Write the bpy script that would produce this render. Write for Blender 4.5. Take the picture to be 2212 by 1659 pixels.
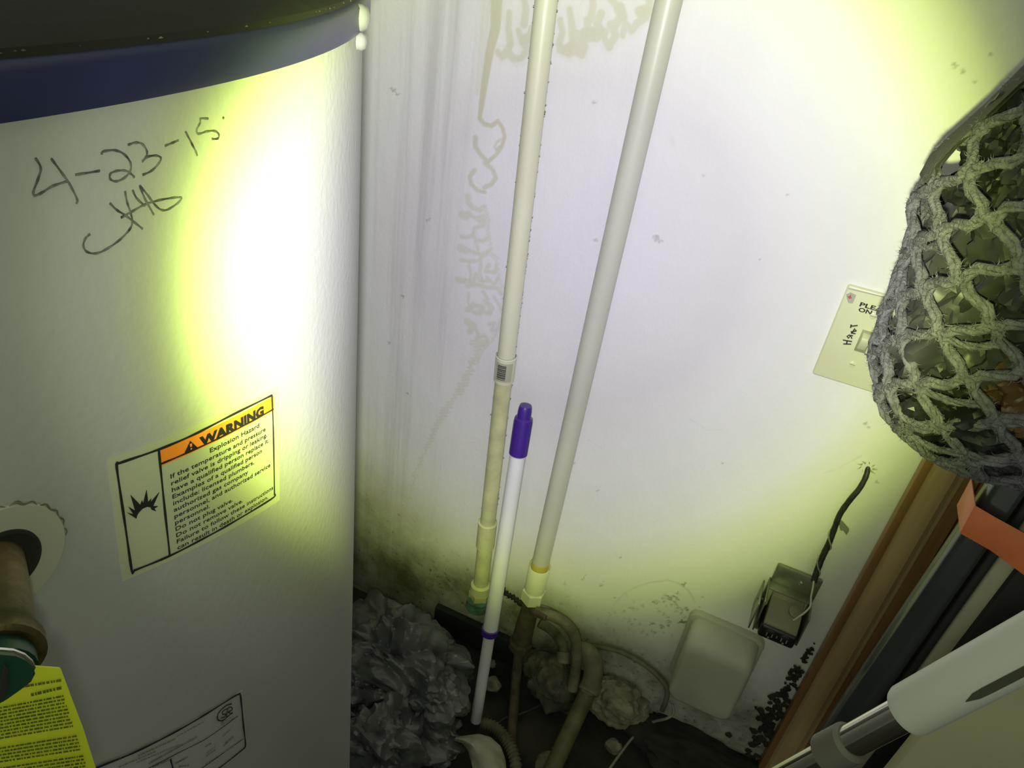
import bpy, bmesh, math, random
import numpy as np
from mathutils import Vector, Matrix, noise

for o in list(bpy.data.objects):
    bpy.data.objects.remove(o)
random.seed(7)
rng = np.random.default_rng(7)
S = bpy.context.scene
COL = S.collection

# ------------------------------------------------------------------ camera
F = 1600.0                      # focal length in pixels of the 2212 x 1659 frame
DIST = 0.82                     # camera to back wall
H = 1.10                        # camera height above the floor
_r = np.array([5000, 1786, -1600.]); _r /= np.linalg.norm(_r)
_d = np.array([-381, 2500, 1600.]); _d /= np.linalg.norm(_d)
_d = _d - _r * (_r @ _d); _d /= np.linalg.norm(_d)
_n = np.cross(_r, _d)
M3 = np.array([_r, _n, -_d])    # camera (right, down, forward) -> world (X, Y, Z)
CAM = np.array([0, -DIST, H])
cam = bpy.data.cameras.new('camera')
cam.sensor_width = 36.0
cam.lens = F / 2212 * 36
cam.clip_start = 0.01
camo = bpy.data.objects.new('camera', cam)
COL.objects.link(camo)
Rm = Matrix(((M3[0][0], -M3[0][1], -M3[0][2]), (M3[1][0], -M3[1][1], -M3[1][2]), (M3[2][0], -M3[2][1], -M3[2][2])))
camo.matrix_world = Matrix.Translation(Vector(CAM)) @ Rm.to_4x4()
S.camera = camo

# ------------------------------------------------------------------ world, light, exposure
S.view_settings.view_transform = 'Standard'
S.view_settings.look = 'None'
S.view_settings.gamma = 1
S.view_settings.use_curve_mapping = False
S.view_settings.exposure = 0.0
wd = bpy.data.worlds.new('dim_room'); S.world = wd; wd.use_nodes = True
wd.node_tree.nodes['Background'].inputs[0].default_value = (0.82, 0.88, 0.65, 1)
wd.node_tree.nodes['Background'].inputs[1].default_value = 0.48

# hand torch beside the camera: hot lavender-white spot, yellow-green rim, dim spill
TORCH = CAM + np.array([0.000, -0.006, -0.030])
AIM = np.array([-0.237, 0.0, H - 0.334])
BEAM = [  # degrees off axis, r, g, b
    (0, .67, .625, .79), (8, .66, .625, .755), (12, .65, .62, .71), (16, .75, .745, .76), (20, .82, .84, .74), (22.5, .88, .93, .66),
    (25, .80, .90, .36), (26.5, .60, .74, .20), (28, .34, .44, .085), (29, .165, .215, .048), (30.5, .066, .082, .028), (33, .040, .046, .029), (36, .027, .030, .020),
    (39, .013, .015, .010), (45, .007, .008, .005), (60, .003, .0035, .002), (90, .0015, .0015, .001)]
TORCH_POWER = 34.5
ld = bpy.data.lights.new('torch', 'POINT'); ld.energy = TORCH_POWER; ld.shadow_soft_size = 0.006
ld.use_nodes = True
nt = ld.node_tree; em = nt.nodes['Emission']
tc = nt.nodes.new('ShaderNodeTexCoord'); sx = nt.nodes.new('ShaderNodeSeparateXYZ')
nt.links.new(tc.outputs['Normal'], sx.inputs[0])
ab = nt.nodes.new('ShaderNodeMath'); ab.operation = 'MULTIPLY'; ab.inputs[1].default_value = -1.0
nt.links.new(sx.outputs['Z'], ab.inputs[0])
ac = nt.nodes.new('ShaderNodeMath'); ac.operation = 'ARCCOSINE'; nt.links.new(ab.outputs[0], ac.inputs[0])
mp = nt.nodes.new('ShaderNodeMath'); mp.operation = 'MULTIPLY'; mp.inputs[1].default_value = 2 / math.pi
nt.links.new(ac.outputs[0], mp.inputs[0])
cr = nt.nodes.new('ShaderNodeValToRGB'); cr.color_ramp.interpolation = 'LINEAR'
els = cr.color_ramp.elements
while len(els) < len(BEAM): els.new(0.5)
for e, b in zip(els, BEAM): pass
for i, b in enumerate(BEAM):
    els[i].position = b[0] / 90.0
for i, b in enumerate(BEAM):
    els[i].color = (b[1], b[2], b[3], 1)
nt.links.new(mp.outputs[0], cr.inputs[0]); nt.links.new(cr.outputs[0], em.inputs[0])
em.inputs[1].default_value = 1.0
lo = bpy.data.objects.new('torch', ld); COL.objects.link(lo)
zax = Vector(TORCH - AIM).normalized()
lo.matrix_world = Matrix.Translation(Vector(TORCH)) @ zax.to_track_quat('Z', 'Y').to_matrix().to_4x4()

# ------------------------------------------------------------------ geometry helpers
def ray(px, py):
    return M3 @ np.array([px - 1106, py - 829.5, F])
def at(px, py, y=0.0):            # point on the vertical plane Y = y
    q = ray(px, py); return CAM + q * ((y - CAM[1]) / q[1])
def atz(px, py, z=0.0):           # point on the level plane Z = z
    q = ray(px, py); return CAM + q * ((z - CAM[2]) / q[2])
def dep(px, py, depth):           # point at a distance along the view direction
    return CAM + ray(px, py) * (depth / F)

TR = 0.36                          # tank radius
_L = TR * 1.10
_q = ray(770, 830); _az = math.atan2(_q[0], _q[1])
TC = np.array([0, -DIST]) + np.array([math.sin(_az), math.cos(_az)]) * _L + np.array([-math.cos(_az), math.sin(_az)]) * TR
def tank(px, py, off=0.0004):      # point on the tank's jacket
    q = ray(px, py); a = q[:2]; o = CAM[:2] - TC
    A = a @ a; B = a @ o; C = o @ o - (TR + off) ** 2
    s = (-B - math.sqrt(max(B * B - A * C, 0))) / A
    return CAM + s * q
def tcoord(px, py):
    p = tank(px, py, 0); return math.atan2(p[1] - TC[1], p[0] - TC[0]), p[2]
def tpoint(th, z, off=0.0004):
    return np.array([TC[0] + (TR + off) * math.cos(th), TC[1] + (TR + off) * math.sin(th), z])

def nz(v):
    v = np.asarray(v, float); return v / (np.linalg.norm(v) + 1e-12)

ABS = {}
class MB:
    def __init__(s): s.v = []; s.f = []
    def add(s, vs, fs):
        k = len(s.v); s.v.extend([tuple(map(float, p)) for p in vs]); s.f.extend([tuple(i + k for i in f) for f in fs]); return s
    def box(s, lo, hi):
        x0, y0, z0 = lo; x1, y1, z1 = hi
        return s.add([(x0,y0,z0),(x1,y0,z0),(x1,y1,z0),(x0,y1,z0),(x0,y0,z1),(x1,y0,z1),(x1,y1,z1),(x0,y1,z1)],
                     [(0,3,2,1),(4,5,6,7),(0,1,5,4),(1,2,6,5),(2,3,7,6),(3,0,4,7)])
    def prism(s, poly, e):          # closed polygon of 3-D points extruded along vector e
        n = len(poly); e = np.asarray(e, float)
        vs = [np.asarray(p, float) for p in poly] + [np.asarray(p, float) + e for p in poly]
        return s.add(vs, [tuple(range(n - 1, -1, -1)), tuple(range(n, 2 * n))] + [(i, (i + 1) % n, n + (i + 1) % n, n + i) for i in range(n)])
    def tube(s, pts, rad, seg=12, caps=True, flat=None):
        pts = [np.asarray(p, float) for p in pts]; n = len(pts)
        if not hasattr(rad, '__len__'): rad = [rad] * n
        t0 = nz(pts[1] - pts[0]); up = np.array([0, 0, 1.]) if abs(t0[2]) < .9 else np.array([1., 0, 0])
        a = nz(np.cross(t0, up)); vs = []; fs = []
        for i in range(n):
            t = nz((pts[min(i + 1, n - 1)] - pts[max(i - 1, 0)]))
            a = nz(a - t * (a @ t)); b = np.cross(t, a)
            for k in range(seg):
                w = 2 * math.pi * k / seg
                vs.append(pts[i] + rad[i] * (math.cos(w) * a + math.sin(w) * b))
        for i in range(n - 1):
            for k in range(seg):
                k2 = (k + 1) % seg
                fs.append((i * seg + k, i * seg + k2, (i + 1) * seg + k2, (i + 1) * seg + k))
        if caps:
            fs.append(tuple(range(seg - 1, -1, -1))); fs.append(tuple((n - 1) * seg + k for k in range(seg)))
        return s.add(vs, fs)
    def lathe(s, base, axis, prof, seg=32, caps=True):    # prof: (distance along axis, radius)
        base = np.asarray(base, float); t = nz(axis)
        up = np.array([0, 0, 1.]) if abs(t[2]) < .9 else np.array([1., 0, 0])
        a = nz(np.cross(t, up)); b = np.cross(t, a); vs = []; fs = []; n = len(prof)
        for h, rr in prof:
            for k in range(seg):
                w = 2 * math.pi * k / seg
                vs.append(base + t * h + rr * (math.cos(w) * a + math.sin(w) * b))
        for i in range(n - 1):
            for k in range(seg):
                k2 = (k + 1) % seg
                fs.append((i * seg + k, i * seg + k2, (i + 1) * seg + k2, (i + 1) * seg + k))
        if caps:
            fs.append(tuple(range(seg - 1, -1, -1))); fs.append(tuple((n - 1) * seg + k for k in range(seg)))
        return s.add(vs, fs)
    def build(s, name, m, parent=None, smooth=True, bevel=0, ang=40, bseg=2, recalc=True):
        bm = bmesh.new()
        vv = [bm.verts.new(p) for p in s.v]
        for f in s.f:
            try: bm.faces.new([vv[i] for i in f])
            except ValueError: pass
        if recalc: bmesh.ops.recalc_face_normals(bm, faces=bm.faces)
        if bevel:
            eds = [e for e in bm.edges if len(e.link_faces) == 2 and e.calc_face_angle(0) > math.radians(35)]
            bmesh.ops.bevel(bm, geom=eds, offset=bevel, segments=bseg, profile=.5, affect='EDGES', clamp_overlap=True)
        me = bpy.data.meshes.new(name); bm.to_mesh(me); bm.free()
        return finish(name, me, m, parent, smooth, ang)

def finish(name, me, m, parent=None, smooth=True, ang=40):
    if smooth:
        me.polygons.foreach_set('use_smooth', [True] * len(me.polygons))
        me.set_sharp_from_angle(angle=math.radians(ang))
    me.materials.append(m)
    o = bpy.data.objects.new(name, me); COL.objects.link(o)
    if parent is not None:
        org = ABS[parent.name]; o.parent = parent
    else:
        co = np.empty(len(me.vertices) * 3, np.float32); me.vertices.foreach_get('co', co); co = co.reshape(-1, 3)
        lo, hi = co.min(0), co.max(0)
        org = np.array([(lo[0] + hi[0]) / 2, (lo[1] + hi[1]) / 2, lo[2]]); o.location = org
    me.transform(Matrix.Translation(Vector(-np.asarray(org, float))))
    ABS[o.name] = np.asarray(org, float)
    return o

def thing(name, loc, label, cat, group=None):
    o = bpy.data.objects.new(name, None); COL.objects.link(o); o.empty_display_size = .03
    o.location = loc; ABS[o.name] = np.asarray(loc, float)
    return tag(o, label, cat, group)
def tag(o, label, cat, group=None):
    o['label'] = label; o['category'] = cat
    if group: o['group'] = group
    return o
def struct(o): o['kind'] = 'structure'; return o

def text_mesh(body, size=1.0, bold=0.0, shear=0.0):    # 2-D vertices and faces of a line of lettering, baseline at 0
    cu = bpy.data.curves.new('t', 'FONT'); cu.body = body; cu.size = size; cu.offset = bold; cu.shear = shear
    cu.resolution_u = 2; cu.fill_mode = 'BOTH'
    ob = bpy.data.objects.new('t', cu); COL.objects.link(ob)
    dg = bpy.context.evaluated_depsgraph_get()
    me = bpy.data.meshes.new_from_object(ob.evaluated_get(dg))
    vs = [(v.co.x, v.co.y) for v in me.vertices]; fs = [tuple(p.vertices) for p in me.polygons]
    bpy.data.objects.remove(ob); bpy.data.curves.remove(cu); bpy.data.meshes.remove(me)
    return vs, fs

# ------------------------------------------------------------------ materials
def mat(name, col, rough=.6, metal=0.0, var=.12, vscale=12, bump=0.0, bscale=80, coat=0, trans=0, spec=.5, col2=None, stretch=(1,1,1), sub=0):
    m = bpy.data.materials.new(name); m.use_nodes = True; t = m.node_tree; b = t.nodes['Principled BSDF']
    b.inputs['Roughness'].default_value = rough; b.inputs['Metallic'].default_value = metal
    b.inputs['Specular IOR Level'].default_value = spec
    b.inputs['Coat Weight'].default_value = coat
    b.inputs['Transmission Weight'].default_value = trans
    co = t.nodes.new('ShaderNodeTexCoord'); mpn = t.nodes.new('ShaderNodeMapping'); mpn.inputs['Scale'].default_value = stretch
    t.links.new(co.outputs['Object'], mpn.inputs[0])
    n = t.nodes.new('ShaderNodeTexNoise'); n.inputs['Scale'].default_value = vscale; n.inputs['Detail'].default_value = 6
    t.links.new(mpn.outputs[0], n.inputs['Vector'])
    r = t.nodes.new('ShaderNodeValToRGB'); c2 = col2 or tuple(c * (1 - var * 2.2) for c in col)
    r.color_ramp.elements[0].position = .3; r.color_ramp.elements[1].position = .62
    r.color_ramp.elements[0].color = (*c2, 1); r.color_ramp.elements[1].color = (*col, 1)
    t.links.new(n.outputs['Fac'], r.inputs[0]); t.links.new(r.outputs[0], b.inputs['Base Color'])
    if bump:
        n2 = t.nodes.new('ShaderNodeTexNoise'); n2.inputs['Scale'].default_value = bscale; n2.inputs['Detail'].default_value = 5
        t.links.new(mpn.outputs[0], n2.inputs['Vector'])
        bp = t.nodes.new('ShaderNodeBump'); bp.inputs['Strength'].default_value = bump; bp.inputs['Distance'].default_value = .004
        t.links.new(n2.outputs['Fac'], bp.inputs['Height']); t.links.new(bp.outputs[0], b.inputs['Normal'])
    return m

M = {}
M['tank'] = mat('tank_enamel', (.40, .40, .405), .34, var=.03, vscale=9, bump=.06, bscale=260)
M['band'] = mat('blue_plastic', (.022, .026, .085), .32, var=.1)
M['cap'] = mat('dark_lid_plastic', (.010, .010, .007), .75, var=.2, bump=.2)
M['paper'] = mat('label_paper', (.45, .46, .33), .45, var=.03)
M['ink'] = mat('black_ink', (.012, .012, .016), .6, var=.1)
M['fadedink'] = mat('grey_ink', (.18, .18, .15), .7, var=.2, vscale=200)
M['pencil'] = mat('pencil_lead', (.15, .155, .15), .6, var=.4, vscale=300)
M['orange'] = mat('orange_ink', (.90, .25, .025), .5, var=.03)
M['brass'] = mat('dull_brass', (.22, .17, .075), .45, metal=.6, var=.3, vscale=40, bump=.3, bscale=90)
M['dark'] = mat('black_hole', (.012, .012, .010), .9, var=.1)
M['green'] = mat('green_metal', (.02, .075, .055), .4, metal=.3, var=.2)
M['wire'] = mat('steel_wire', (.62, .62, .58), .3, metal=.9, var=.05)
M['tag'] = mat('yellow_card', (.62, .66, .035), .5, var=.06)
M['tagink'] = mat('tag_ink', (.13, .14, .02), .7, var=.25, vscale=250)
M['patch'] = mat('foam_cover', (.42, .41, .35), .6, var=.07)
M['pvc'] = mat('cream_pvc', (.74, .74, .53), .38, var=.07, vscale=14, bump=.08, bscale=120, stretch=(1, 1, .25))
M['pvc2'] = mat('grey_white_pvc', (.59, .59, .48), .36, var=.05, vscale=18, stretch=(1, 1, .2))
M['pvcold'] = mat('stained_yellow_pvc', (.66, .65, .37), .42, var=.14, vscale=30, bump=.12, bscale=90)
M['glue'] = mat('amber_pipe_cement', (.55, .46, .10), .3, var=.15)
M['verdigris'] = mat('verdigris', (.09, .22, .16), .9, var=.4, vscale=60, bump=.9, bscale=150, col2=(.05, .07, .05))
M['rust'] = mat('rusty_brown', (.10, .075, .045), .8, var=.3, vscale=40, bump=.5, bscale=110)
M['purple'] = mat('purple_plastic', (.060, .020, .27), .35, var=.05)
M['polewhite'] = mat('white_enamel', (.78, .76, .84), .25, var=.03)
M['ivory'] = mat('ivory_plastic', (.66, .66, .44), .35, var=.03)
M['ivorydark'] = mat('ivory_recess', (.30, .29, .17), .5, var=.1)
M['cable'] = mat('black_cable', (.030, .030, .026), .55, var=.3, vscale=80, bump=.4)
M['greywire'] = mat('grey_wire', (.28, .28, .22), .5, var=.15)
M['galv'] = mat('galvanised', (.30, .31, .24), .42, metal=.7, var=.25, vscale=35)
M['bakelite'] = mat('black_bakelite', (.014, .014, .018), .35, var=.1)
M['beigeplastic'] = mat('beige_plastic', (.19, .18, .11), .45, var=.15)
M['box'] = mat('grey_cover', (.46, .45, .38), .5, var=.08, vscale=15)
M['wood'] = mat('brown_casing', (.34, .18, .075), .35, var=.18, vscale=20, stretch=(3, 3, .25), col2=(.25, .125, .05), bump=.05)
M['woodlight'] = mat('brown_bead', (.52, .36, .19), .35, var=.12, vscale=20, stretch=(3, 3, .25))
M['door'] = mat('brown_door', (.28, .145, .055), .45, var=.16, vscale=14, stretch=(3, 3, .2))
M['blackgloss'] = mat('black_lacquer', (.040, .044, .050), .3, var=.1, coat=.3)
M['blackmatt'] = mat('black_matt', (.02, .021, .021), .6, var=.1)
M['strap'] = mat('orange_tape', (.80, .21, .075), .42, var=.08, vscale=25)
M['offwhite'] = mat('off_white_rail', (.45, .44, .33), .5, var=.06)
M['sleeve'] = mat('white_grip', (.62, .64, .60), .4, var=.03)
M['slot'] = mat('dark_slot', (.06, .065, .04), .6, var=.1)
M['chrome'] = mat('chrome', (.80, .79, .72), .12, metal=1.0, var=.02)
M['collar'] = mat('grey_collar', (.15, .145, .12), .5, var=.08)
M['beige'] = mat('beige_board', (.50, .47, .30), .5, var=.08, vscale=6)
M['yarn'] = mat('grey_yarn', (.185, .18, .215), .95, var=.25, vscale=160, bump=.8, bscale=500)
M['fuzz'] = mat('grey_fibre', (.24, .235, .275), .95, var=.2, vscale=100)
M['cloth'] = mat('dark_grey_cloth', (.085, .085, .075), .95, var=.12, vscale=60, bump=.4, bscale=400)
M['bag_grey'] = mat('grey_film', (.065, .065, .070), .46, var=.2, vscale=20)
M['bag_green'] = mat('green_grey_film', (.042, .045, .045), .46, var=.2, vscale=20)
M['bag_blue'] = mat('blue_film', (.03, .035, .20), .25, var=.2, vscale=20)
M['bag_brown'] = mat('brown_film', (.14, .075, .03), .46, var=.2, vscale=20)
M['bag_black'] = mat('charcoal_film', (.02, .021, .022), .46, var=.2, vscale=20)
M['film'] = mat('dusty_film', (.135, .14, .135), .27, var=.28, vscale=16)
M['film2'] = mat('dusty_dark_film', (.11, .115, .11), .28, var=.3, vscale=16)
M['soil'] = mat('dirty_floor', (.045, .042, .030), .95, var=.38, vscale=14, bump=.9, bscale=45)
M['stone'] = mat('crumbled_plaster', (.30, .28, .20), .95, var=.3, vscale=50, bump=.9, bscale=90)
M['clay'] = mat('dusty_mortar', (.14, .135, .085), .95, var=.35, vscale=35, bump=.8, bscale=70)
M['hose'] = mat('dusty_hose', (.17, .16, .105), .7, var=.25, vscale=40, bump=.3)
M['olive'] = mat('olive_pipe', (.125, .115, .055), .6, var=.25, vscale=30)
M['foam'] = mat('pale_foam', (.42, .41, .32), .8, var=.2, vscale=30, bump=.4)
M['base'] = mat('dark_base_board', (.022, .026, .030), .8, var=.25)
M['red'] = mat('red_ink', (.5, .12, .06), .6, var=.2)
M['clear'] = mat('clear_plastic', (.16, .16, .18), .07, var=.02, spec=.7)
M['sideplaster'] = mat('plain_plaster', (.30, .30, .27), .9, var=.08)

# ------------------------------------------------------------------ setting: back wall with stains, floor, base, other walls
WB = -.01; WG = H - 1.045           # foot of the wall; level where the grime begins
def wall_material():
    m = bpy.data.materials.new('stained_wall_paint'); m.use_nodes = True; t = m.node_tree; b = t.nodes['Principled BSDF']
    b.inputs['Roughness'].default_value = .62
    L = t.links.new
    at_ = t.nodes.new('ShaderNodeAttribute'); at_.attribute_name = 'marks'
    sp = t.nodes.new('ShaderNodeSeparateColor'); L(at_.outputs['Color'], sp.inputs[0])
    co = t.nodes.new('ShaderNodeTexCoord')
    def noise_(scale, det=5, stretch=(1, 1, 1), rough=.55):
        mp_ = t.nodes.new('ShaderNodeMapping'); mp_.inputs['Scale'].default_value = stretch; L(co.outputs['Object'], mp_.inputs[0])
        n = t.nodes.new('ShaderNodeTexNoise'); n.inputs['Scale'].default_value = scale; n.inputs['Detail'].default_value = det
        n.inputs['Roughness'].default_value = rough; L(mp_.outputs[0], n.inputs['Vector']); return n.outputs['Fac']
    def ramp(f, a, bb, ca=(0, 0, 0, 1), cb=(1, 1, 1, 1)):
        r = t.nodes.new('ShaderNodeValToRGB'); r.color_ramp.elements[0].position = a; r.color_ramp.elements[1].position = bb
        r.color_ramp.elements[0].color = ca; r.color_ramp.elements[1].color = cb; L(f, r.inputs[0]); return r.outputs[0]
    def mul(a, bb):
        k = t.nodes.new('ShaderNodeMath'); k.operation = 'MULTIPLY'
        for i, q in enumerate((a, bb)):
            if isinstance(q, float): k.inputs[i].default_value = q
            else: L(q, k.inputs[i])
        return k.outputs[0]
    def mix(fac, a, bb):
        k = t.nodes.new('ShaderNodeMix'); k.data_type = 'RGBA'; L(fac, k.inputs[0])
        for i, q in ((6, a), (7, bb)):
            if isinstance(q, tuple): k.inputs[i].default_value = q
            else: L(q, k.inputs[i])
        return k.outputs[2]
    base = ramp(noise_(5, 6), .3, .7, (.735, .725, .72, 1), (.785, .775, .775, 1))
    c = mix(mul(sp.outputs[0], .62), base, (.47, .455, .20, 1))                       # tea-coloured water stain
    st = ramp(noise_(30, 7, (1.6, 1, .045), .62), .47, .68)                              # grey rubbed streaks
    c = mix(mul(mul(sp.outputs[1], st), .40), c, (.30, .29, .27, 1))
    c = mix(mul(sp.outputs[1], .22), c, (.40, .395, .39, 1))
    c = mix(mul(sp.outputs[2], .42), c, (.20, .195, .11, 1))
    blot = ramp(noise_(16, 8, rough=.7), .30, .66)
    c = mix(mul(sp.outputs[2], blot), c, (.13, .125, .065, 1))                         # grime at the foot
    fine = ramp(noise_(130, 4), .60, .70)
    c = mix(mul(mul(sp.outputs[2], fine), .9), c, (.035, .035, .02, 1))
    L(c, b.inputs['Base Color'])
    bp = t.nodes.new('ShaderNodeBump'); bp.inputs['Strength'].default_value = .32; bp.inputs['Distance'].default_value = .003
    ad = t.nodes.new('ShaderNodeMath'); ad.operation = 'ADD'
    L(noise_(45, 5, (1, 1, .3)), ad.inputs[0]); L(mul(noise_(220, 3), .25), ad.inputs[1])
    L(ad.outputs[0], bp.inputs['Height']); L(bp.outputs[0], b.inputs['Normal'])
    return m

def smoothstep(a, b, x):
    t = np.clip((x - a) / (b - a), 0, 1); return t * t * (3 - 2 * t)

def build_wall():
    xs = np.concatenate([np.linspace(-1.5, -.68, 22)[:-1], np.arange(-.68, -.47, .0018), np.arange(-.47, -.12, .0013), np.arange(-.12, .215, .0017), np.linspace(.22, 1.3, 24)])
    xs = np.unique(np.round(xs, 5))
    zs = np.concatenate([np.arange(WB, H - .0, .0014), np.linspace(H + .01, H + .9, 20)])
    X, Z = np.meshgrid(xs, zs)
    R = np.zeros_like(X); G = np.zeros_like(X); B = np.zeros_like(X)
    def stroke(pts, w0, w1=None, a=1.0, soft=.0016, arr=R):
        p = [at(*q)[[0, 2]] for q in pts]; n = len(p) - 1; w1 = w1 or w0
        for i in range(n):
            A, E = p[i], p[i + 1]; wa = (w0 + (w1 - w0) * i / n) * .0006; wb = (w0 + (w1 - w0) * (i + 1) / n) * .0006
            w = max(wa, wb) + soft * 2
            ix = np.where((xs > min(A[0], E[0]) - w) & (xs < max(A[0], E[0]) + w))[0]; iz = np.where((zs > min(A[1], E[1]) - w) & (zs < max(A[1], E[1]) + w))[0]
            if len(ix) == 0 or len(iz) == 0: continue
            sl = np.ix_(iz, ix); x = X[sl] - A[0]; z = Z[sl] - A[1]; dx, dz = E - A; LL = dx * dx + dz * dz + 1e-12
            tt = np.clip((x * dx + z * dz) / LL, 0, 1); dd = np.hypot(x - tt * dx, z - tt * dz); ww = wa + (wb - wa) * tt
            arr[sl] = np.maximum(arr[sl], a * (1 - smoothstep(ww * .5 - soft * .5, ww * .5 + soft * .8, dd)))
    # long run and its loops
    stroke([(1074, -60), (1073, 0), (1070, 60), (1058, 110), (1048, 170), (1040, 225), (1036, 256)], 26, 8)
    stroke([(1050, 0), (1046, 60), (1040, 120), (1034, 200)], 22, 12, .3, .004)
    stroke([(1036, 256), (1046, 268), (1062, 272), (1075, 262), (1085, 275), (1090, 295), (1084, 316), (1073, 323)], 9, 7, .85)
    stroke([(1084, 300), (1074, 306), (1068, 318)], 5, a=.6)
    stroke([(1027, 298), (1027, 318), (1040, 336), (1053, 350), (1070, 336), (1082, 322)], 11, 6, .8)
    stroke([(1048, 352), (1064, 366), (1071, 384), (1062, 398), (1046, 405)], 10, 8, .7)
    stroke([(1025, 368), (1014, 382), (1018, 398), (1032, 412), (1048, 415)], 9, 7, .7)
    # fingers of the big stain along the top
    fr = [[(1100,28),(1098,60),(1103,95),(1092,116)], [(1130,-10),(1136,20),(1132,52)], [(1120,66),(1128,92),(1143,80),(1150,62)], [(1126,126),(1110,127),(1098,114)],
          [(1128,124),(1138,108),(1134,94)], [(1075,112),(1084,122),(1094,116)],
          [(1210,44),(1215,70),(1207,96),(1220,112),(1242,108),(1254,94)], [(1230,20),(1235,50),(1238,86)], [(1244,70),(1264,98),(1257,118),(1244,110)],
          [(1254,72),(1275,76),(1300,68),(1290,50),(1298,30)], [(1268,42),(1270,66)], [(1306,84),(1316,102),(1330,76),(1320,54)], [(1312,-10),(1335,15),(1345,30),(1328,56)],
          [(1345,76),(1350,50),(1364,66),(1376,50),(1396,36),(1402,18),(1380,24)], [(1400,-20),(1405,24)], [(1262,84),(1290,82),(1306,70)], [(1208,108),(1230,116),(1246,106)],
          [(1280,-10),(1281,16),(1276,40)], [(1410,30),(1440,8),(1480,-20)]]
    for q in fr: stroke(q, 11, 15, .72, .0026); stroke(q, 24, 26, .16, .004)
    for q in [[(1225,108),(1238,96)], [(1338,18),(1346,36)], [(1386,26),(1398,22)], [(1132,88),(1146,78)], [(1264,72),(1296,66)]]: stroke(q, 20, 16, .8)
    rn = random.Random(3)
    for k in range(60): # pale tint inside the top stain
        x = rn.uniform(1080, 1410); stroke([(x, -60), (x + rn.uniform(-8, 8), rn.uniform(-10, 80 - max(0, x - 1290) * .5))], 12, 8, .18, .004)
    # feathered edge going down: ragged teeth
    rp = [(1050,408),(1048,440),(1046,480),(1055,520),(1062,560),(1075,600),(1083,640),(1080,690),(1066,722),(1042,748),(1026,778),(1014,815),(1000,838),(985,858),(966,890),(946,922),(926,960),(906,1000),(893,1040),(880,1100),(870,1150)]
    lp = [(1012,412),(1000,440),(994,470),(994,510),(994,540),(996,565),(990,605),(1000,650),(1006,700),(1016,735),(1020,770),(1002,800),(984,838),(966,866),(948,896),(930,930),(914,968),(898,1006),(886,1046),(874,1104),(866,1150)]
    ix_ = lambda P_, y: float(np.interp(y, [p[1] for p in P_], [p[0] for p in P_]))
    zf = lambda P_: [(950 + x / 1.92, y / 1.92) for x, y in P_]
    for q, w_ in [([(115,815),(118,840),(140,862),(165,872),(185,858)],12), ([(95,890),(108,898),(120,886)],17), ([(125,890),(150,905),(185,895)],8), ([(150,905),(170,920),(188,905),(180,935),(145,945),(140,965)],9),
                  ([(90,980),(110,985),(140,975),(150,995),(180,1000),(200,985)],8), ([(88,1030),(110,1038)],18), ([(110,1035),(150,1050),(185,1060),(210,1035)],9), ([(88,1078),(125,1085),(165,1080),(180,1050)],8), ([(150,1000),(160,1040)],7),
                  ([(205,1100),(190,1125),(230,1130),(235,1100)],9), ([(75,1160),(100,1165)],15), ([(100,1160),(140,1172),(150,1135),(165,1165),(200,1165)],9), ([(195,1150),(225,1180),(245,1150)],7), ([(115,1185),(150,1180),(190,1190),(240,1195),(255,1220)],10),
                  ([(120,1100),(130,1140),(125,1170)],6), ([(170,1090),(165,1130),(180,1175)],8), ([(115,1285),(140,1265),(180,1275),(165,1300),(140,1295)],13), ([(190,1250),(215,1275),(205,1300),(185,1295)],13), ([(225,1230),(240,1255),(255,1290)],6), ([(120,1215),(118,1250),(122,1280)],5),
                  ([(115,1335),(140,1350),(125,1375)],18), ([(140,1350),(160,1385),(150,1410)],10), ([(205,1345),(225,1340),(215,1370),(240,1370),(250,1330)],8), ([(160,1400),(185,1390),(200,1410),(180,1430)],9), ([(180,1210),(200,1240),(190,1250)],8)]:
        stroke(zf(q), w_, w_ * .8, .50, .0026)
    q = zf([(188,860),(200,900),(195,940),(205,980),(212,1040),(235,1060),(240,1130),(262,1200),(255,1260),(258,1300),(245,1350),(215,1400),(180,1435),(160,1470),(150,1500)])
    for p_, e_ in zip(q[:-1], q[1:]):
        for k in range(3):
            u0 = k / 3; x0, y0 = p_[0] + (e_[0] - p_[0]) * u0, p_[1] + (e_[1] - p_[1]) * u0
            stroke([(x0 - 2, y0), (x0 + 4, y0 + 5), (x0 - 1, y0 + 10)], 4, 4, .36)
    y = 735.0
    last = (ix_(rp, y), y)
    while y < 1150:
        a_ = float(np.interp(y, [730, 1000, 1150], [.46, .40, .10])); st_ = rn.uniform(5, 9)
        p_ = (ix_(lp, y) + rn.uniform(-3, 6), y + st_ * .2); q_ = (ix_(rp, y) + rn.uniform(-5, 4), y + st_)
        stroke([last, p_], 4.5, 3.5, a_); stroke([p_, q_], 4, 4, a_); last = q_; y += st_
    # specks
    sp_ = [(1418,517,8),(1412,512,4),(1425,522,4),(1870,915,5),(1876,922,3),(1895,1040,3),(1282,222,3),(852,195,5),(845,190,3),(858,205,3),(1075,795,3),(2065,145,5),(2080,155,5),(2060,138,3),(2105,176,4),
           (1300,1262,4),(1340,1205,3),(925,475,4),(870,640,3),(1640,560,2),(1560,1000,2),(1285,518,4),(1520,380,2),(1700,420,2),(2140,118,4),(1240,1000,3),(1290,1060,3),(840,740,3),(880,850,3)]
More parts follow.
